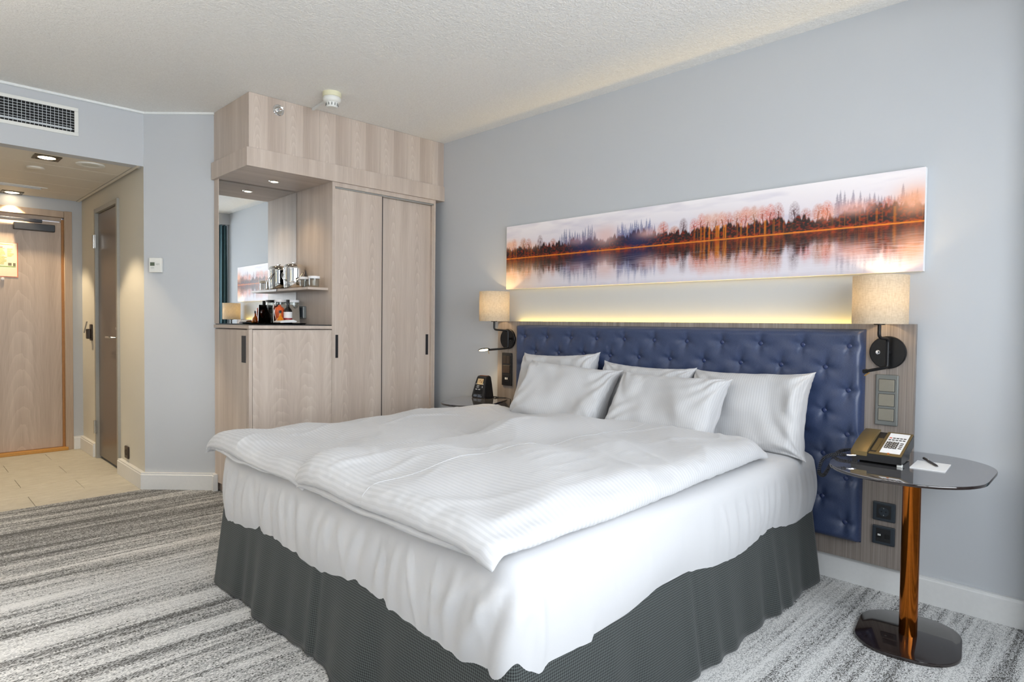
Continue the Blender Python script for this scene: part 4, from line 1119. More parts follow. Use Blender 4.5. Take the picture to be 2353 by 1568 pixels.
dsp = local('display', on_face(-0.030, 0.024, 0.093, 0.132, 0.0022), emissive('amber_lcd', (0.62, 0.44, 0.22), 0.55), ac)
segs = {'1': 'bc', '5': 'afgcd', '2': 'abged'}
mbd = MB()
def digit(ch, x, z, h=0.022, w=0.009):
    t_ = 0.0016
    S = {'a': (x, x + w, z + h - t_, z + h), 'g': (x, x + w, z + h / 2 - t_ / 2, z + h / 2 + t_ / 2), 'd': (x, x + w, z, z + t_), 'f': (x, x + t_, z + h / 2, z + h), 'e': (x, x + t_, z, z + h / 2), 'b': (x + w - t_, x + w, z + h / 2, z + h), 'c': (x + w - t_, x + w, z, z + h / 2)}
    for s in segs[ch]:
        q = on_face(*S[s], 0.0036); me = bpy.data.meshes.new('t'); q.bm.to_mesh(me); mbd.bm.from_mesh(me); q.bm.free(); bpy.data.meshes.remove(me)
for i, ch in enumerate('1152'): digit(ch, -0.026 + i * 0.0115 + (0.003 if i > 1 else 0), 0.104)
local('digits', mbd, plain('brown_digits', srgb(120, 62, 26), 0.5), dsp)
for (x0, x1, z0, z1) in ((-0.026, -0.004, 0.081, 0.086), (-0.028, -0.006, 0.071, 0.076), (-0.034, -0.018, 0.056, 0.062), (-0.008, 0.010, 0.056, 0.062), (0.024, 0.031, 0.072, 0.082), (-0.040, -0.036, 0.092, 0.100), (0.028, 0.033, 0.092, 0.102)):
    local('button', on_face(x0, x1, z0, z1, 0.003), plain('silver_print', srgb(190, 190, 190), 0.4), ac)
for (x0, x1, z0, z1) in ((-0.044, -0.012, 0.008, 0.022), (-0.004, 0.036, 0.006, 0.014), (-0.004, 0.024, 0.016, 0.024)):
    local('lettering', on_face(x0, x1, z0, z1, 0.0014), plain('blue_grey_print', srgb(96, 104, 116), 0.5), ac)
local('snooze_bar', MB().box(-0.03, 0.034, 0.0, 0.03, 0.151, 0.155, 0.0015), M_copper, ac)
mb = MB(); pts = [(0.735 + 0.028 * math.cos(a), -0.115 + 0.02 * math.sin(a), 0.653 + 0.002 * (k % 3)) for k, a in enumerate([0.5 * j for j in range(26)])]
mb.tube(pts, 0.0018, 6)
mb.tube([(0.763, -0.115, 0.653), (0.80, -0.075, 0.652), (0.835, -0.062, 0.645), (0.83, -0.058, 0.55), (0.832, -0.058, 0.3), (0.83, -0.058, 0.02)], 0.0022, 6)
o = put('clock_cable', mb, M_blackplastic, None, 60); tag(o, 'thin black clock cable coiled on the table and hanging down', 'cable')

# ------------------------------------------------------------------ minibar items
def lid_glass(loc, label, group, r=0.032, h=0.075, stem=False):
    x, y, z = loc
    t = thing('wine_glass' if stem else 'tumbler', label, 'glass', loc, group=group)
    if stem:
        prof = [(0.0, 0.001), (0.033, 0.001), (0.034, 0.004), (0.006, 0.008), (0.0045, 0.06), (0.012, 0.072), (0.030, 0.097), (0.038, 0.128), (0.034, 0.172), (0.0325, 0.172), (0.036, 0.128), (0.028, 0.099), (0.0, 0.076)]; h = 0.172; r = 0.035
    else:
        prof = [(0.0, 0.001), (r - 0.003, 0.001), (r, 0.006), (r + 0.001, h), (r - 0.001, h), (r - 0.0025, 0.012), (0.0, 0.010)]
    put('bowl', MB().lathe(prof, loc, 32), M_glass, t, 50)
    put('paper_lid', MB().lathe([(0.0, h + 0.0035), (r + 0.006, h + 0.003), (r + 0.0065, h - 0.014), (r + 0.0055, h - 0.014), (r + 0.0045, h + 0.001), (0.0, h + 0.001)], loc, 32), M_paper, t, 50)
lid_glass((-0.245, -1.045, 1.4045), 'lidded tumbler on the shelf nearer the ice bucket', 'lidded tumblers on the shelf')
lid_glass((-0.115, -1.040, 1.4045), 'lidded tumbler at the front end of the shelf', 'lidded tumblers on the shelf', 0.034)
lid_glass((-0.455, -1.125, 1.149), 'stemmed glass with white lid behind the steel holder, nearer the mirror side', 'lidded wine glasses on the counter', stem=True)
lid_glass((-0.435, -1.035, 1.149), 'stemmed glass with white lid behind the steel holder, nearer the niche wall', 'lidded wine glasses on the counter', stem=True)
# ice bucket
ib = thing('ice_bucket', 'polished chrome ice bucket with lid and bail handle', 'ice bucket', (-0.40, -1.045, 1.4042))
c = (-0.40, -1.045, 1.4042)
put('body', MB().lathe([(0.0, 0.001), (0.066, 0.001), (0.071, 0.006), (0.0735, 0.06), (0.074, 0.138), (0.0, 0.138)], c, 48), M_chrome, ib, 50)
ld = put('lid', MB().lathe([(0.0755, 0.138), (0.0765, 0.142), (0.0755, 0.148), (0.073, 0.152), (0.069, 0.165), (0.058, 0.174), (0.03, 0.179), (0.0, 0.180), (0.0, 0.138)], c, 48), M_chrome, ib, 50)
mb = MB(); mb.lathe([(0.0, 0.180), (0.007, 0.180), (0.005, 0.186), (0.0, 0.187)], c, 16); mb.box(c[0] - 0.022, c[0] + 0.022, c[1] - 0.006, c[1] + 0.006, c[2] + 0.186, c[2] + 0.191, 0.002)
put('lid_knob', mb, M_chrome, ld, 50)
pts = []
for k in range(25):
    a = PI * k / 24
    # bail swung down over the front (+x / -y side)
    side = math.cos(a) * 0.079; drop = math.sin(a)
    dirv = Vector((0.72, 0.69, 0)); out = Vector((0.69, -0.72, 0))
    pts.append(Vector(c) + dirv * side + out * (0.012 + 0.070 * drop) + Vector((0, 0, 0.118 - 0.072 * drop)))
put('bail_handle', MB().tube(pts, 0.0038, 8), M_chrome, ib, 60)
# tray and bottles
tr = put('serving_tray', MB().lathe([(0.0, 0.0005), (0.13, 0.0005), (0.142, 0.008), (0.144, 0.008), (0.133, -0.0), (0.0, 0.0)], (-0.33, -1.145, 1.149), 48), plain('black_tray', srgb(20, 20, 20), 0.25), None, 50)
tag(tr, 'round black tray on the minibar counter', 'tray')
ZB = 1.1505
def bottle(loc, label, prof, mglass, cap_z, cap_h, cap_r, mcap, lab=None):
    t = thing('bottle', label, 'bottle', loc)
    put('body', MB().lathe(prof, loc, 32), mglass, t, 50)
    put('cap', MB().lathe([(0.0, cap_z), (cap_r, cap_z), (cap_r, cap_z + cap_h), (cap_r - 0.001, cap_z + cap_h + 0.001), (0.0, cap_z + cap_h + 0.001)], loc, 24), mcap, t, 50)
    if lab:
        for nm, r_, za, zb, mat_ in lab:
            put(nm, MB().lathe([(r_, za), (r_ + 0.0006, za), (r_ + 0.0006, zb), (r_, zb)], loc, 32, close=True), mat_, t, 50)
M_wineglass = plain('dark_bottle_glass', srgb(14, 14, 14), 0.06, ior=1.6)
bottle((-0.325, -1.128, ZB), 'small dark wine bottle with white and red label on the tray', [(0.0, 0.0), (0.027, 0.0), (0.029, 0.004), (0.029, 0.088), (0.026, 0.1), (0.013, 0.115), (0.0105, 0.125), (0.0105, 0.165), (0.0, 0.165)], M_wineglass, 0.140, 0.03, 0.0118, M_blackplastic,
       [('label_band', 0.0293, 0.042, 0.085, M_paper), ('red_band', 0.0293, 0.030, 0.0418, plain('dark_red_label', srgb(150, 40, 48), 0.5))])
bottle((-0.315, -1.188, ZB), 'tiny amber spirits bottle with black cap on the tray', [(0.0, 0.0), (0.022, 0.0), (0.027, 0.006), (0.027, 0.02), (0.020, 0.04), (0.010, 0.052), (0.0075, 0.06), (0.0075, 0.075), (0.0, 0.075)], plain('amber_spirit', srgb(214, 128, 24), 0.05, ior=1.5), 0.075, 0.018, 0.0085, M_blackplastic)
bottle((-0.372, -1.168, ZB), 'orange rounded shape standing in for a reflection in the steel holder', [(0.0, 0.0), (0.020, 0.0), (0.024, 0.006), (0.026, 0.04), (0.034, 0.07), (0.036, 0.09), (0.030, 0.112), (0.012, 0.124), (0.0, 0.126)], plain('orange_reflection', srgb(206, 92, 48), 0.15), 0.122, 0.01, 0.011, plain('orange_reflection_top', srgb(196, 84, 44), 0.3))  # added solid shape in place of the amber bottle's reflection in the steel
# napkin
o = put('napkin', MB().prism([(-0.02, 0.0), (0.09, 0.004), (0.098, 0.012), (0.07, 0.022), (0.03, 0.016), (-0.01, 0.014), (-0.024, 0.006)], 'x', -0.06, 0.05, 0.002), M_paper, None)
o.location = (-0.235, -1.19, ZB + 0.008); tag(o, 'folded white paper napkin on the tray', 'napkin')
# steel leaflet holder: bent sheet
sh = thing('steel_holder', 'bent steel menu holder standing on the minibar counter', 'holder', (-0.40, -1.12, 1.149))
mb = MB()
pr = [(-0.432, 1.149), (-0.400, 1.149), (-0.392, 1.153), (-0.396, 1.20), (-0.404, 1.289), (-0.407, 1.289), (-0.399, 1.20), (-0.396, 1.156), (-0.402, 1.1515), (-0.432, 1.1515)]
mb.prism([(x, z) for x, z in pr], 'y', -1.20, -1.005)
put('sheet', mb, plain('satin_steel_sheet', (0.40, 0.37, 0.32), 0.12, 1.0, var=0.03), sh, 30)

# ------------------------------------------------------------------ curtain (seen in the niche mirror)
def curtain():
    n, m_ = 160, 12; V = []; F = []
    for j in range(m_ + 1):
        z = 0.02 + (2.435 - 0.02) * j / m_
        for i in range(n + 1):
            u = i / n; y = -0.012 - 0.11 * u
            amp = 0.035 * (1 + 0.15 * math.sin(7 * u + j * 0.3))
            V.append((3.70 + amp * math.sin(u * 2 * PI * 2.5 + 0.25 * math.sin(j * 0.6)), y, z))
    for j in range(m_):
        for i in range(n):
            a = j * (n + 1) + i; F.append((a, a + 1, a + n + 2, a + n + 1))
    me = bpy.data.meshes.new('curtain'); me.from_pydata(V, [], F); me.update()
    o = link_mesh('curtain', me, plain('teal_curtain', srgb(96, 130, 140), 0.8, nscale=300, var=0.1), None, (0, 0, 0), 180)
    md = o.modifiers.new('t', 'SOLIDIFY'); md.thickness = 0.002
    tag(o, 'dark teal curtain gathered beside the window', 'curtain')
curtain()

# ------------------------------------------------------------------ unseen floor lamp, added as soft fill light for bed and ceiling
fl = thing('added_fill_lamp', 'unseen drum shaded lamp added for fill light opposite the bed', 'floor lamp', (1.5, -4.2, 0.0))
put('base', MB().lathe([(0.0, 0.0), (0.15, 0.0), (0.15, 0.012), (0.02, 0.022), (0.0, 0.022)], (1.5, -4.2, 0), 40), M_black, fl, 40)
put('pole', MB().tube([(1.5, -4.2, 0.02), (1.5, -4.2, 1.42)], 0.012, 14), M_black, fl, 60)
put('shade', MB().lathe([(0.24, 1.36), (0.22, 1.72), (0.2175, 1.72), (0.2375, 1.36)], (1.5, -4.2, 0), 56, close=True), M_shade, fl, 50)
put('bulb', MB().lathe([(0.0, 1.42), (0.02, 1.43), (0.035, 1.48), (0.03, 1.52), (0.0, 1.54)], (1.5, -4.2, 0), 24), emissive('fill_bulb', (1.0, 0.92, 0.8), 4.0), fl, 60)
point('fill_lamp_light', (1.5, -4.2, 1.60), 84.0, (1.0, 0.94, 0.86), 0.05)

# ------------------------------------------------------------------ soft furnishings: small position-based cloth solver
def smooth_field(nx, ny, lx, ly, wl, seed, n=14, dirn=None, fan=0.4):
    r = np.random.RandomState(seed); X, Y = np.meshgrid(np.linspace(0, lx, nx), np.linspace(0, ly, ny)); o = np.zeros((ny, nx))
    for k in range(n):
        a = r.rand() * 2 * PI if dirn is None else dirn + (r.rand() - 0.5) * 2 * fan; w = wl * (0.6 + r.rand() * 1.1); ph_ = r.rand() * 2 * PI
        o += np.sin((X * math.cos(a) + Y * math.sin(a)) * 2 * PI / w + ph_)
    return o / math.sqrt(n / 2)
class Puff:
    """two cloth sheets sewn along the border, blown up softly"""
    def __init__(s, w, h, nx, ny, seed, ease=0.03, wl=0.25):
        s.nx, s.ny = nx, ny; s.dx, s.dy = w / (nx - 1), h / (ny - 1)
        X, Y = np.meshgrid(np.linspace(-w / 2, w / 2, nx), np.linspace(-h / 2, h / 2, ny))
        s.UV = np.stack([X, Y], -1).copy()
        r = np.random.RandomState(seed)
        s.P = [np.stack([X, Y, np.full_like(X, 0.004) + 0.0015 * r.rand(ny, nx)], -1), np.stack([X, Y, np.full_like(X, -0.004) - 0.0015 * r.rand(ny, nx)], -1)]
        s.V = [np.zeros_like(s.P[0]), np.zeros_like(s.P[0])]
        s.S = [1 + ease * (0.5 + 0.5 * smooth_field(nx, ny, w, h, wl, seed + 1)), 1 + ease * (0.5 + 0.5 * smooth_field(nx, ny, w, h, wl, seed + 2))]
        s.join()
    def join(s):
        T, B = s.P
        for sl in ((0, slice(None)), (-1, slice(None)), (slice(None), 0), (slice(None), -1)):
            a = (T[sl] + B[sl]) / 2; T[sl] = a; B[sl] = a
    def con(s, P, S, di, dj, rest, k):
        ny, nx = s.ny, s.nx
        if max(di, abs(dj)) == 1:
            for ph_ in (0, 1):
                if di:
                    m_ = (ny - ph_) // 2
                    ra, rb = slice(ph_, ph_ + 2 * m_ - 1, 2), slice(ph_ + 1, ph_ + 2 * m_, 2)
                    ca, cb = (slice(None), slice(None)) if dj == 0 else ((slice(0, -1), slice(1, None)) if dj == 1 else (slice(1, None), slice(0, -1)))
                else:
                    m_ = (nx - ph_) // 2; ra = rb = slice(None)
                    ca, cb = slice(ph_, ph_ + 2 * m_ - 1, 2), slice(ph_ + 1, ph_ + 2 * m_, 2)
                A = P[ra, ca]; B = P[rb, cb]; d = B - A; L = np.sqrt(np.einsum('ijk,ijk->ij', d, d)) + 1e-9
                d *= ((L - rest * S[ra, ca]) / L * (0.5 * k))[..., None]
                A += d; B -= d
        else:
            A = P[:ny - di, :nx - dj]; B = P[di:, dj:]
            d = B - A; L = np.sqrt(np.einsum('ijk,ijk->ij', d, d)) + 1e-9
            d *= ((L - rest * S[:ny - di, :nx - dj]) / L * (0.5 * k))[..., None]
            A += d; B -= d
    def run(s, steps, press, cap, grav=0.0, floor=None, bend=0.25, bend_n=3, damp=0.9, its=2, pull=None):
        diag = math.hypot(s.dx, s.dy)
        for it in range(steps):
            old = [p.copy() for p in s.P]
            for q in (0, 1):
                P = s.P[q]
                gx = np.gradient(P, axis=1); gy = np.gradient(P, axis=0); n = np.cross(gx, gy); n /= (np.linalg.norm(n, axis=-1, keepdims=True) + 1e-9)
                P += damp * s.V[q] + n * (press if q == 0 else -press)
                P[..., 2] -= grav
            for _ in range(its):
                for q in (0, 1):
                    P, S = s.P[q], s.S[q]
                    s.con(P, S, 0, 1, s.dx, 1.0); s.con(P, S, 1, 0, s.dy, 1.0)
                    s.con(P, S, 1, 1, diag, 0.5); s.con(P, S, 1, -1, diag, 0.5)
                    if bend: s.con(P, S, 0, bend_n, s.dx * bend_n, bend); s.con(P, S, bend_n, 0, s.dy * bend_n, bend)
                s.join()
                T, B = s.P; d = T - B; L = np.sqrt((d * d).sum(-1)); ex = np.clip((L - cap) / (L + 1e-9), 0, 1) * 0.5 * (L > cap)
                T -= d * ex[..., None]; B += d * ex[..., None]
            if floor is not None:
                for q in (0, 1):
                    P = s.P[q]; fz = floor(P[..., 0], P[..., 1]) + (0.002 if q == 0 else 0.0)
                    hit = P[..., 2] < fz
                    P[..., 2] = np.where(hit, fz, P[..., 2])
                    P[..., :2] = np.where(hit[..., None], old[q][..., :2] * 0.7 + P[..., :2] * 0.3, P[..., :2])
            for q in (0, 1): s.V[q] = np.clip(s.P[q] - old[q], -0.01, 0.01)
    def mesh(s, name, xf=None, uoff=0.0):
        ny, nx = s.ny, s.nx; T, B = s.P
        idx = np.arange(nx * ny).reshape(ny, nx); bid = idx.copy() + nx * ny
        inner = np.zeros((ny, nx), bool); inner[1:-1, 1:-1] = True
        bid = np.where(inner, bid, idx)
        f1 = np.stack([idx[:-1, :-1], idx[:-1, 1:], idx[1:, 1:], idx[1:, :-1]], -1).reshape(-1, 4)
        f2 = np.stack([bid[:-1, :-1], bid[1:, :-1], bid[1:, 1:], bid[:-1, 1:]], -1).reshape(-1, 4)
        co = np.concatenate([T.reshape(-1, 3), B.reshape(-1, 3)])
        if xf is not None: co = xf(co)
        used = np.zeros(2 * nx * ny, bool); F = np.concatenate([f1, f2]); used[F.ravel()] = True
        rem = np.cumsum(used) - 1; co = co[used]; F2 = rem[F]
        uv = np.concatenate([s.UV.reshape(-1, 2), s.UV.reshape(-1, 2)])[F.ravel()]
        me = fast_mesh(name, co, F2)
        ul = me.uv_layers.new(name='UVMap'); ul.data.foreach_set('uv', uv.astype(np.float32).ravel())
        return me
def soft(name, me, mat, parent, loc, sub=1):
    o = link_mesh(name, me, mat, parent, loc, 180)
    if sub:
        md = o.modifiers.new('smooth', 'SUBSURF'); md.levels = sub; md.render_levels = sub
    return o

ZM = 0.600   # top of the made-up mattress
# ---- bed base, mattress, skirt, sheet
BX0, BX1, BY0, BY1 = 1.025, 2.885, -2.085, -0.125
bed = thing('bed', 'double bed with charcoal houndstooth skirt', 'bed', ((BX0 + BX1) / 2, -1.1, 0.0))
put('box_base', MB().box(BX0 + 0.02, BX1 - 0.02, BY0 + 0.02, BY1, 0.03, 0.30, 0.01), M_blackplastic, bed)
put('mattress', MB().box(BX0 + 0.012, BX1 - 0.012, BY0 + 0.012, BY1, 0.302, 0.585, 0.04, 3), M_sheet, bed)
def around(r=0.07, nside=(150, 160, 150), head=BY1):
    """outline from head-left down the left side, round the foot, up the right side: (x, y, nx, ny, s)"""
    pts = []
    for k in range(nside[0]): pts.append((BX0, head + (BY0 + r - head) * k / nside[0], -1, 0))
    for k in range(13): a = PI + PI / 2 * k / 12; pts.append((BX0 + r + r * math.cos(a), BY0 + r + r * math.sin(a), math.cos(a), math.sin(a)))
    for k in range(1, nside[1]): pts.append((BX0 + r + (BX1 - BX0 - 2 * r) * k / nside[1], BY0, 0, -1))
    for k in range(13): a = 1.5 * PI + PI / 2 * k / 12; pts.append((BX1 - r + r * math.cos(a), BY0 + r + r * math.sin(a), math.cos(a), math.sin(a)))
    for k in range(1, nside[2] + 1): pts.append((BX1, BY0 + r + (head - BY0 - r) * k / nside[2], 1, 0))
    out = []; s = 0.0
    for i, p in enumerate(pts):
        if i: s += math.hypot(p[0] - pts[i - 1][0], p[1] - pts[i - 1][1])
        out.append((*p, s))
    return out
def ridge(s, seeds):
    """sum of narrow cloth ridges: (centre, width, height)"""
    return sum(h * math.exp(-((s - c) / w) ** 2) for c, w, h in seeds)
def sheet():
    A = around(); rs = random.Random(5)
    Ltot = A[-1][4]; sL = 1.96; sF = sL + 1.82; cR = sL + 1.80
    folds = []
    c = 1.70
    while c < sF - 0.05:
        folds.append((c, rs.uniform(0.006, 0.03), rs.choice((-1, 1, 1)) * rs.uniform(0.003, 0.013), rs.uniform(-0.45, 0.15), rs.uniform(0.3, 1.0))); c += rs.uniform(0.015, 0.07)
    c = sF + 0.05
    while c < Ltot:
        near = max(0.0, min(1.0, (c - sF - 0.85) / 0.4)); a_ = 0.35 + 0.75 * near
        folds.append((c, rs.uniform(0.006, 0.02), rs.choice((-1, 1)) * rs.uniform(0.002, 0.007) * a_, rs.uniform(-0.06, 0.22), rs.uniform(0.3, 1.0))); c += rs.uniform(0.018, 0.06) if near > 0 else rs.uniform(0.08, 0.22)
    # big corner tucks at the foot-right corner
    tucks = [(sF - 0.12, 0.028, 0.022, -0.55, 1.0), (sF - 0.02, 0.03, 0.03, -0.25, 1.0), (sF + 0.07, 0.02, 0.016, 0.10, 1.0), (sF - 0.24, 0.02, 0.012, -0.75, 0.8)]
    nz_l = lambda s, f, p: math.sin(s * f + p)
    prof = [(-0.42, ZM), (-0.30, ZM + 0.001), (-0.2, ZM + 0.002), (-0.12, ZM + 0.002), (-0.075, ZM), (-0.05, ZM - 0.003), (-0.03, ZM - 0.010), (-0.014, ZM - 0.024), (-0.004, ZM - 0.042), (0.0, ZM - 0.065)]
    nv = 22
    rows = []
    V = []; UV = []
    for (x, y, nx_, ny_, s) in A:
        hem = 0.292 + 0.010 * nz_l(s, 7.0, 1.0) + 0.004 * nz_l(s, 17.0, 0.4) - 0.055 * math.exp(-((s - sF) / 0.22) ** 2) - 0.02 * math.exp(-((s - sL) / 0.15) ** 2)
        if s > sF + 0.3: hem += 0.018 + 0.012 * math.sin((s - sF) * 3.2)
        row = []
        for o_, z_ in prof:
            row.append((o_, z_))
        for k in range(1, nv + 1):
            t = k / nv; z_ = (ZM - 0.065) + (hem - (ZM - 0.065)) * t
            bul = 0.012 * math.sin(PI * t) - 0.012 * t * t
            f = 0.0
            for (c_, w_, h_, sl, t0) in folds + tucks:
                cc = c_ + sl * (t - 0.5) * 0.3
                d_ = abs(s - cc)
                if d_ < 3 * w_: f += h_ * (math.exp(-(d_ / w_) ** 2) if t0 > 0.65 else math.exp(-1.6 * d_ / w_)) * min(1.0, 0.25 + t / 0.3) * (1.0 if t0 > 0.5 else 0.3 + 0.7 * math.sin(PI * min(1, t * 1.1)))
            f *= 1 - 0.9 * t ** 2
            bul += 0.006 * math.sin(s * 9 + 2 * t) * t
            row.append((bul + f, z_))
        # soft undercut of the tucked hem
        row.append((row[-1][0] - 0.010, hem - 0.004)); row.append((row[-1][0] - 0.012, hem + 0.004))
        for o_, z_ in row:
            zz = z_ + (0.004 * math.sin(s * 6.3) * math.cos(o_ * 12) if o_ < -0.02 and z_ > 0.55 else 0)
            V.append((x + nx_ * o_, y + ny_ * o_, zz)); UV.append((s, z_ + o_))
        m_ = len(row)
    n = len(A); F = []
    for i in range(n - 1):
        for j in range(m_ - 1): F.append((i * m_ + j, (i + 1) * m_ + j, (i + 1) * m_ + j + 1, i * m_ + j + 1))
    # top centre: bridge the two inner side runs
    inner = [i * m_ for i in range(n)]
    me = bpy.data.meshes.new('bed_sheet'); me.from_pydata(V, [], F + [tuple(inner)]); me.update()
    bmx = bmesh.new(); bmx.from_mesh(me); bmesh.ops.recalc_face_normals(bmx, faces=bmx.faces); bmx.to_mesh(me); bmx.free()
    o = link_mesh('bed_sheet', me, M_sheet, None, (0, 0, 0), 180)
    tag(o, 'white bed sheet stretched over the mattress', 'bed sheet')
sheet()
def skirt():
    A = around(0.03); rs = random.Random(9); V = []; UV = []; nv = 12
    sL = 1.93; sF = sL + 1.80
    waves = []; c = 0.0
    while c < A[-1][4]:
        waves.append((c, rs.uniform(0.03, 0.07), rs.uniform(-1, 1) * 0.016)); c += rs.uniform(0.08, 0.2)
    pleats = [(sL + 0.93, 0.02, -0.010), (sL + 0.89, 0.03, 0.008), (sL - 0.01, 0.02, 0.02), (sF + 0.93, 0.02, -0.008), (sF + 1.55, 0.03, 0.012), (sF + 0.02, 0.03, 0.012)]
    for (x, y, nx_, ny_, s) in A:
        for k in range(nv + 1):
            t = k / nv
            o_ = -0.012 + 0.045 * t + sum(h * math.exp(-((s - c_) / w) ** 2) for c_, w, h in waves) * t + sum(h * math.exp(-((s - c_) / w) ** 2) for c_, w, h in pleats) * min(1, 0.25 + t)
            z = 0.345 + (0.006 + 0.006 * math.sin(s * 5) ** 2 - 0.345) * t
            V.append((x + nx_ * o_, y + ny_ * o_, z)); UV.append((s, z))
        # folded top edge
    m_ = nv + 1; n = len(A); F = []
    for i in range(n - 1):
        for j in range(nv): F.append((i * m_ + j, (i + 1) * m_ + j, (i + 1) * m_ + j + 1, i * m_ + j + 1))
    V = [tuple(np.array(v) - np.array(bed.location[:])) for v in V]
    me = bpy.data.meshes.new('bed_skirt'); me.from_pydata(V, [], F); me.update()
    ul = me.uv_layers.new(name='UVMap')
    for l in me.loops: ul.data[l.index].uv = UV[l.vertex_index]
    o = link_mesh('bed_skirt', me, M_hound, bed, (0, 0, 0), 180, label='charcoal houndstooth skirt')
    md = o.modifiers.new('t', 'SOLIDIFY'); md.thickness = 0.003
skirt()

# ---- duvets
def bed_floor(cx, cy):
    def f(x, y):
        X = x + cx; Y = y + cy
        z = np.zeros_like(X)
        out = np.maximum(np.maximum(BX0 - 0.02 - X, X - BX1 - 0.02), BY0 - 0.02 - Y)
        return np.where(out < 0, 0.0, np.where(out < 0.055, -out * 0.9, -0.25))
    return f
def duvet(label, x0, x1, y0, y1, seed, zoff, thick, skew=0.0, seam=None, lowt=0.03):
    cx, cy = (x0 + x1) / 2, (y0 + y1) / 2; w, h = x1 - x0, y1 - y0
    t = thing('duvet', label, 'duvet', (cx, cy, ZM + 0.004), group='folded duvets on the bed')
    def layer(name, w, h, nx, ny, sd, z0, thick, capv, wl, floor, press, bend, steps, shift=(0, 0)):
        p = Puff(w, h, nx, ny, sd, 0.018, 0.22)
        # uneven outline
        fx = smooth_field(nx, ny, w, h, 0.55, sd + 31) * 0.010; fy = smooth_field(nx, ny, w, h, 0.5, sd + 32) * 0.010
        for q in (0, 1):
            un, vn = 2 * np.abs(p.UV[..., 0]) / w, 2 * np.abs(p.UV[..., 1]) / h
            cr = 1 - 0.055 * (un * vn) ** 5
            p.P[q][..., :2] *= cr[..., None]
            p.P[q][..., 0] += fx + shift[0] + skew * p.P[q][..., 1]; p.P[q][..., 1] += fy + shift[1]; p.P[q][..., 2] += z0
        cap = thick * (0.92 + capv * smooth_field(nx, ny, w, h, wl, sd + 7))
        p.run(steps, press, np.clip(cap, thick * 0.45, thick * 1.5), 0.0005, floor, bend, 3)
        # creases and soft rucks in the cover
        ef = np.minimum(w / 2 - np.abs(p.UV[..., 0]), h / 2 - np.abs(p.UV[..., 1]))
        for (dr, wl_, am, sdd) in ((0.5, 0.36, 0.006, 1), (-0.35, 0.5, 0.006, 2), (1.2, 0.3, 0.004, 3), (0.1, 0.16, 0.0025, 4)):
            f_ = smooth_field(nx, ny, w, h, wl_, sd + 80 + sdd, 10, dr, 0.45); mk = np.clip(smooth_field(nx, ny, w, h, 0.6, sd + 90 + sdd) * 0.6 + 0.35, 0, 1)
            p.P[0][..., 2] += am * mk * np.exp(-(f_ / 0.33) ** 2) * np.clip(ef / 0.03, 0, 1)
        pk = np.sin(smooth_field(nx, ny, w, h, 0.075, sd + 99) * 2.0) * np.exp(-ef / 0.05) * np.clip(ef / 0.012, 0, 1)
        p.P[0][..., 2] += 0.004 * pk; p.P[1][..., 2] -= 0.004 * pk
        soft(name, p.mesh(name), M_duvet, t, (0, 0, zoff))
        return p
    base = bed_floor(cx, cy)
    layer('lower_fold', w - 0.03, h + 0.01, 60, 100, seed + 50, 0.03, lowt, 0.2, 0.25, base, 0.0016, 0.02, 110, (-0.012, -0.004))
    low = lambda X, Y: np.maximum(base(X, Y), np.where((np.abs(X) < w / 2 - 0.03) & (np.abs(Y) < h / 2 - 0.02), lowt * 0.8, -1.0))
    up = layer('upper_fold', w + 0.03, h + 0.012, 92, 150, seed, 0.072, thick, 0.17, 0.5, low, 0.0018, 0.05, 190, (0.0, 0.008))
    if seam is not None:
        j = int(seam * 91); q = MB()
        q.tube([Vector(up.P[0][i, j]) + Vector((0, 0, 0.0005)) for i in range(1, 148, 2)], 0.0012, 6)
        o = local('seam', q, M_duvet, t, 180); o.location = (0, 0, zoff)
    return t
duvet('white striped duvet on the far half of the bed by the wardrobe', 0.98, 1.87, -2.12, -0.46, 3, 0.0, 0.052, 0.0, None, 0.022)
duvet('white striped duvet on the near half of the bed', 1.84, 2.82, -2.135, -0.53, 21, 0.010, 0.072, -0.045, 0.47, 0.032)

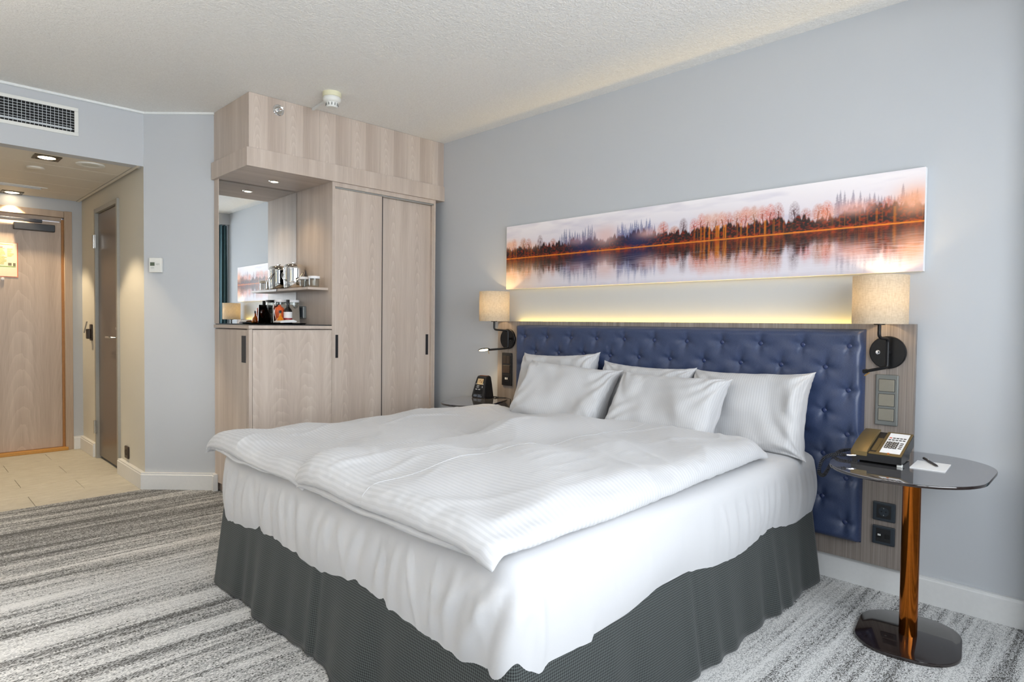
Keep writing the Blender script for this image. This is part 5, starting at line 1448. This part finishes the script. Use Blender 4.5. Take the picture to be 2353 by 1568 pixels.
# ---- pillows
def pillow(label, center, w, h, thick, lean, yaw, roll, seed, ease=0.005):
    nx, ny = 78, 60
    p = Puff(w, h, nx, ny, seed, ease, 0.16)
    cap = thick * (0.9 + 0.10 * smooth_field(nx, ny, w, h, 0.3, seed + 5))
    p.run(200, 0.0022, np.clip(cap, 0.05, 0.3), 0.0, None, 0.01, 3, its=4)
    bx_ = max(np.ptp(p.P[0][..., 0]), 1e-3); by_ = max(np.ptp(p.P[0][..., 1]), 1e-3)
    for q in (0, 1): p.P[q] *= np.array([w / bx_, h / by_, 1.0])
    rw = np.random.RandomState(seed + 9)
    U2 = p.UV
    for q in (0, 1):
        wr = np.zeros((ny, nx))
        for sx in (-1, 1):
            for sy in (-1, 1):
                dx_, dy_ = U2[..., 0] - sx * w / 2, U2[..., 1] - sy * h / 2
                d = np.hypot(dx_, dy_); th_ = np.arctan2(dy_, dx_)
                wr += np.sin(th_ * rw.uniform(11, 17) + 5 * smooth_field(nx, ny, w, h, 0.35, seed + 40 + q) * 0.35) * np.exp(-d / rw.uniform(0.10, 0.2)) * np.clip(d / 0.05, 0, 1)
        ef = np.minimum(w / 2 - np.abs(U2[..., 0]), h / 2 - np.abs(U2[..., 1]))
        wr += 0.7 * np.exp(-ef / 0.035) * np.sin(smooth_field(nx, ny, w, h, 0.09, seed + 60 + q) * 2.2) * np.clip(ef / 0.01, 0, 1)
        wr += 0.35 * smooth_field(nx, ny, w, h, 0.22, seed + 70 + q) ** 2 * 0.5
        p.P[q][..., 2] += (0.010 if q == 0 else -0.010) * wr * (ef > 0.001)
        u_, v_ = 2 * U2[..., 0] / w, 2 * U2[..., 1] / h
        p.P[q][..., 0] -= 0.030 * np.sign(u_) * np.abs(u_) ** 3 * (1 - np.abs(v_) ** 2.2)
        p.P[q][..., 1] -= 0.030 * np.sign(v_) * np.abs(v_) ** 3 * (1 - np.abs(u_) ** 2.2)
    # sag: more filling near the lower edge
    Rm = (Matrix.Rotation(yaw, 3, 'Z') @ Matrix.Rotation(R(90) - lean, 3, 'X') @ Matrix.Rotation(roll, 3, 'Z'))
    Rn = np.array(Rm)
    def xf(co):
        c = co.copy(); t = c[:, 1] / h
        c[:, 2] *= 1.0 - 0.35 * t
        c[:, 2] += -0.05 * (t + 0.5) ** 2 * 0.4
        return c @ Rn.T
    me = p.mesh('pillow', xf)
    o = soft('pillow', me, M_pillow, None, center)
    tag(o, label, 'pillow', 'pillows against the headboard')
    return o
pillow('white pillow against the headboard beside the black switches, corner standing up', (1.385, -0.235, 0.785), 0.61, 0.43, 0.15, R(15), R(3), R(3), 101)
pillow('white pillow mostly hidden behind the two front pillows', (2.00, -0.225, 0.765), 0.62, 0.42, 0.14, R(14), R(-2), R(-1), 202)
pillow('white pillow against the headboard on the side of the telephone', (2.595, -0.232, 0.775), 0.63, 0.42, 0.15, R(14), R(-3), R(1), 303)
pillow('white pillow at the front of the stack nearer the alarm clock', (1.58, -0.395, 0.757), 0.66, 0.41, 0.15, R(29), R(6), R(-3), 404)
pillow('white pillow in the middle of the front row', (2.24, -0.395, 0.755), 0.66, 0.41, 0.15, R(27), R(-4), R(1.5), 505)
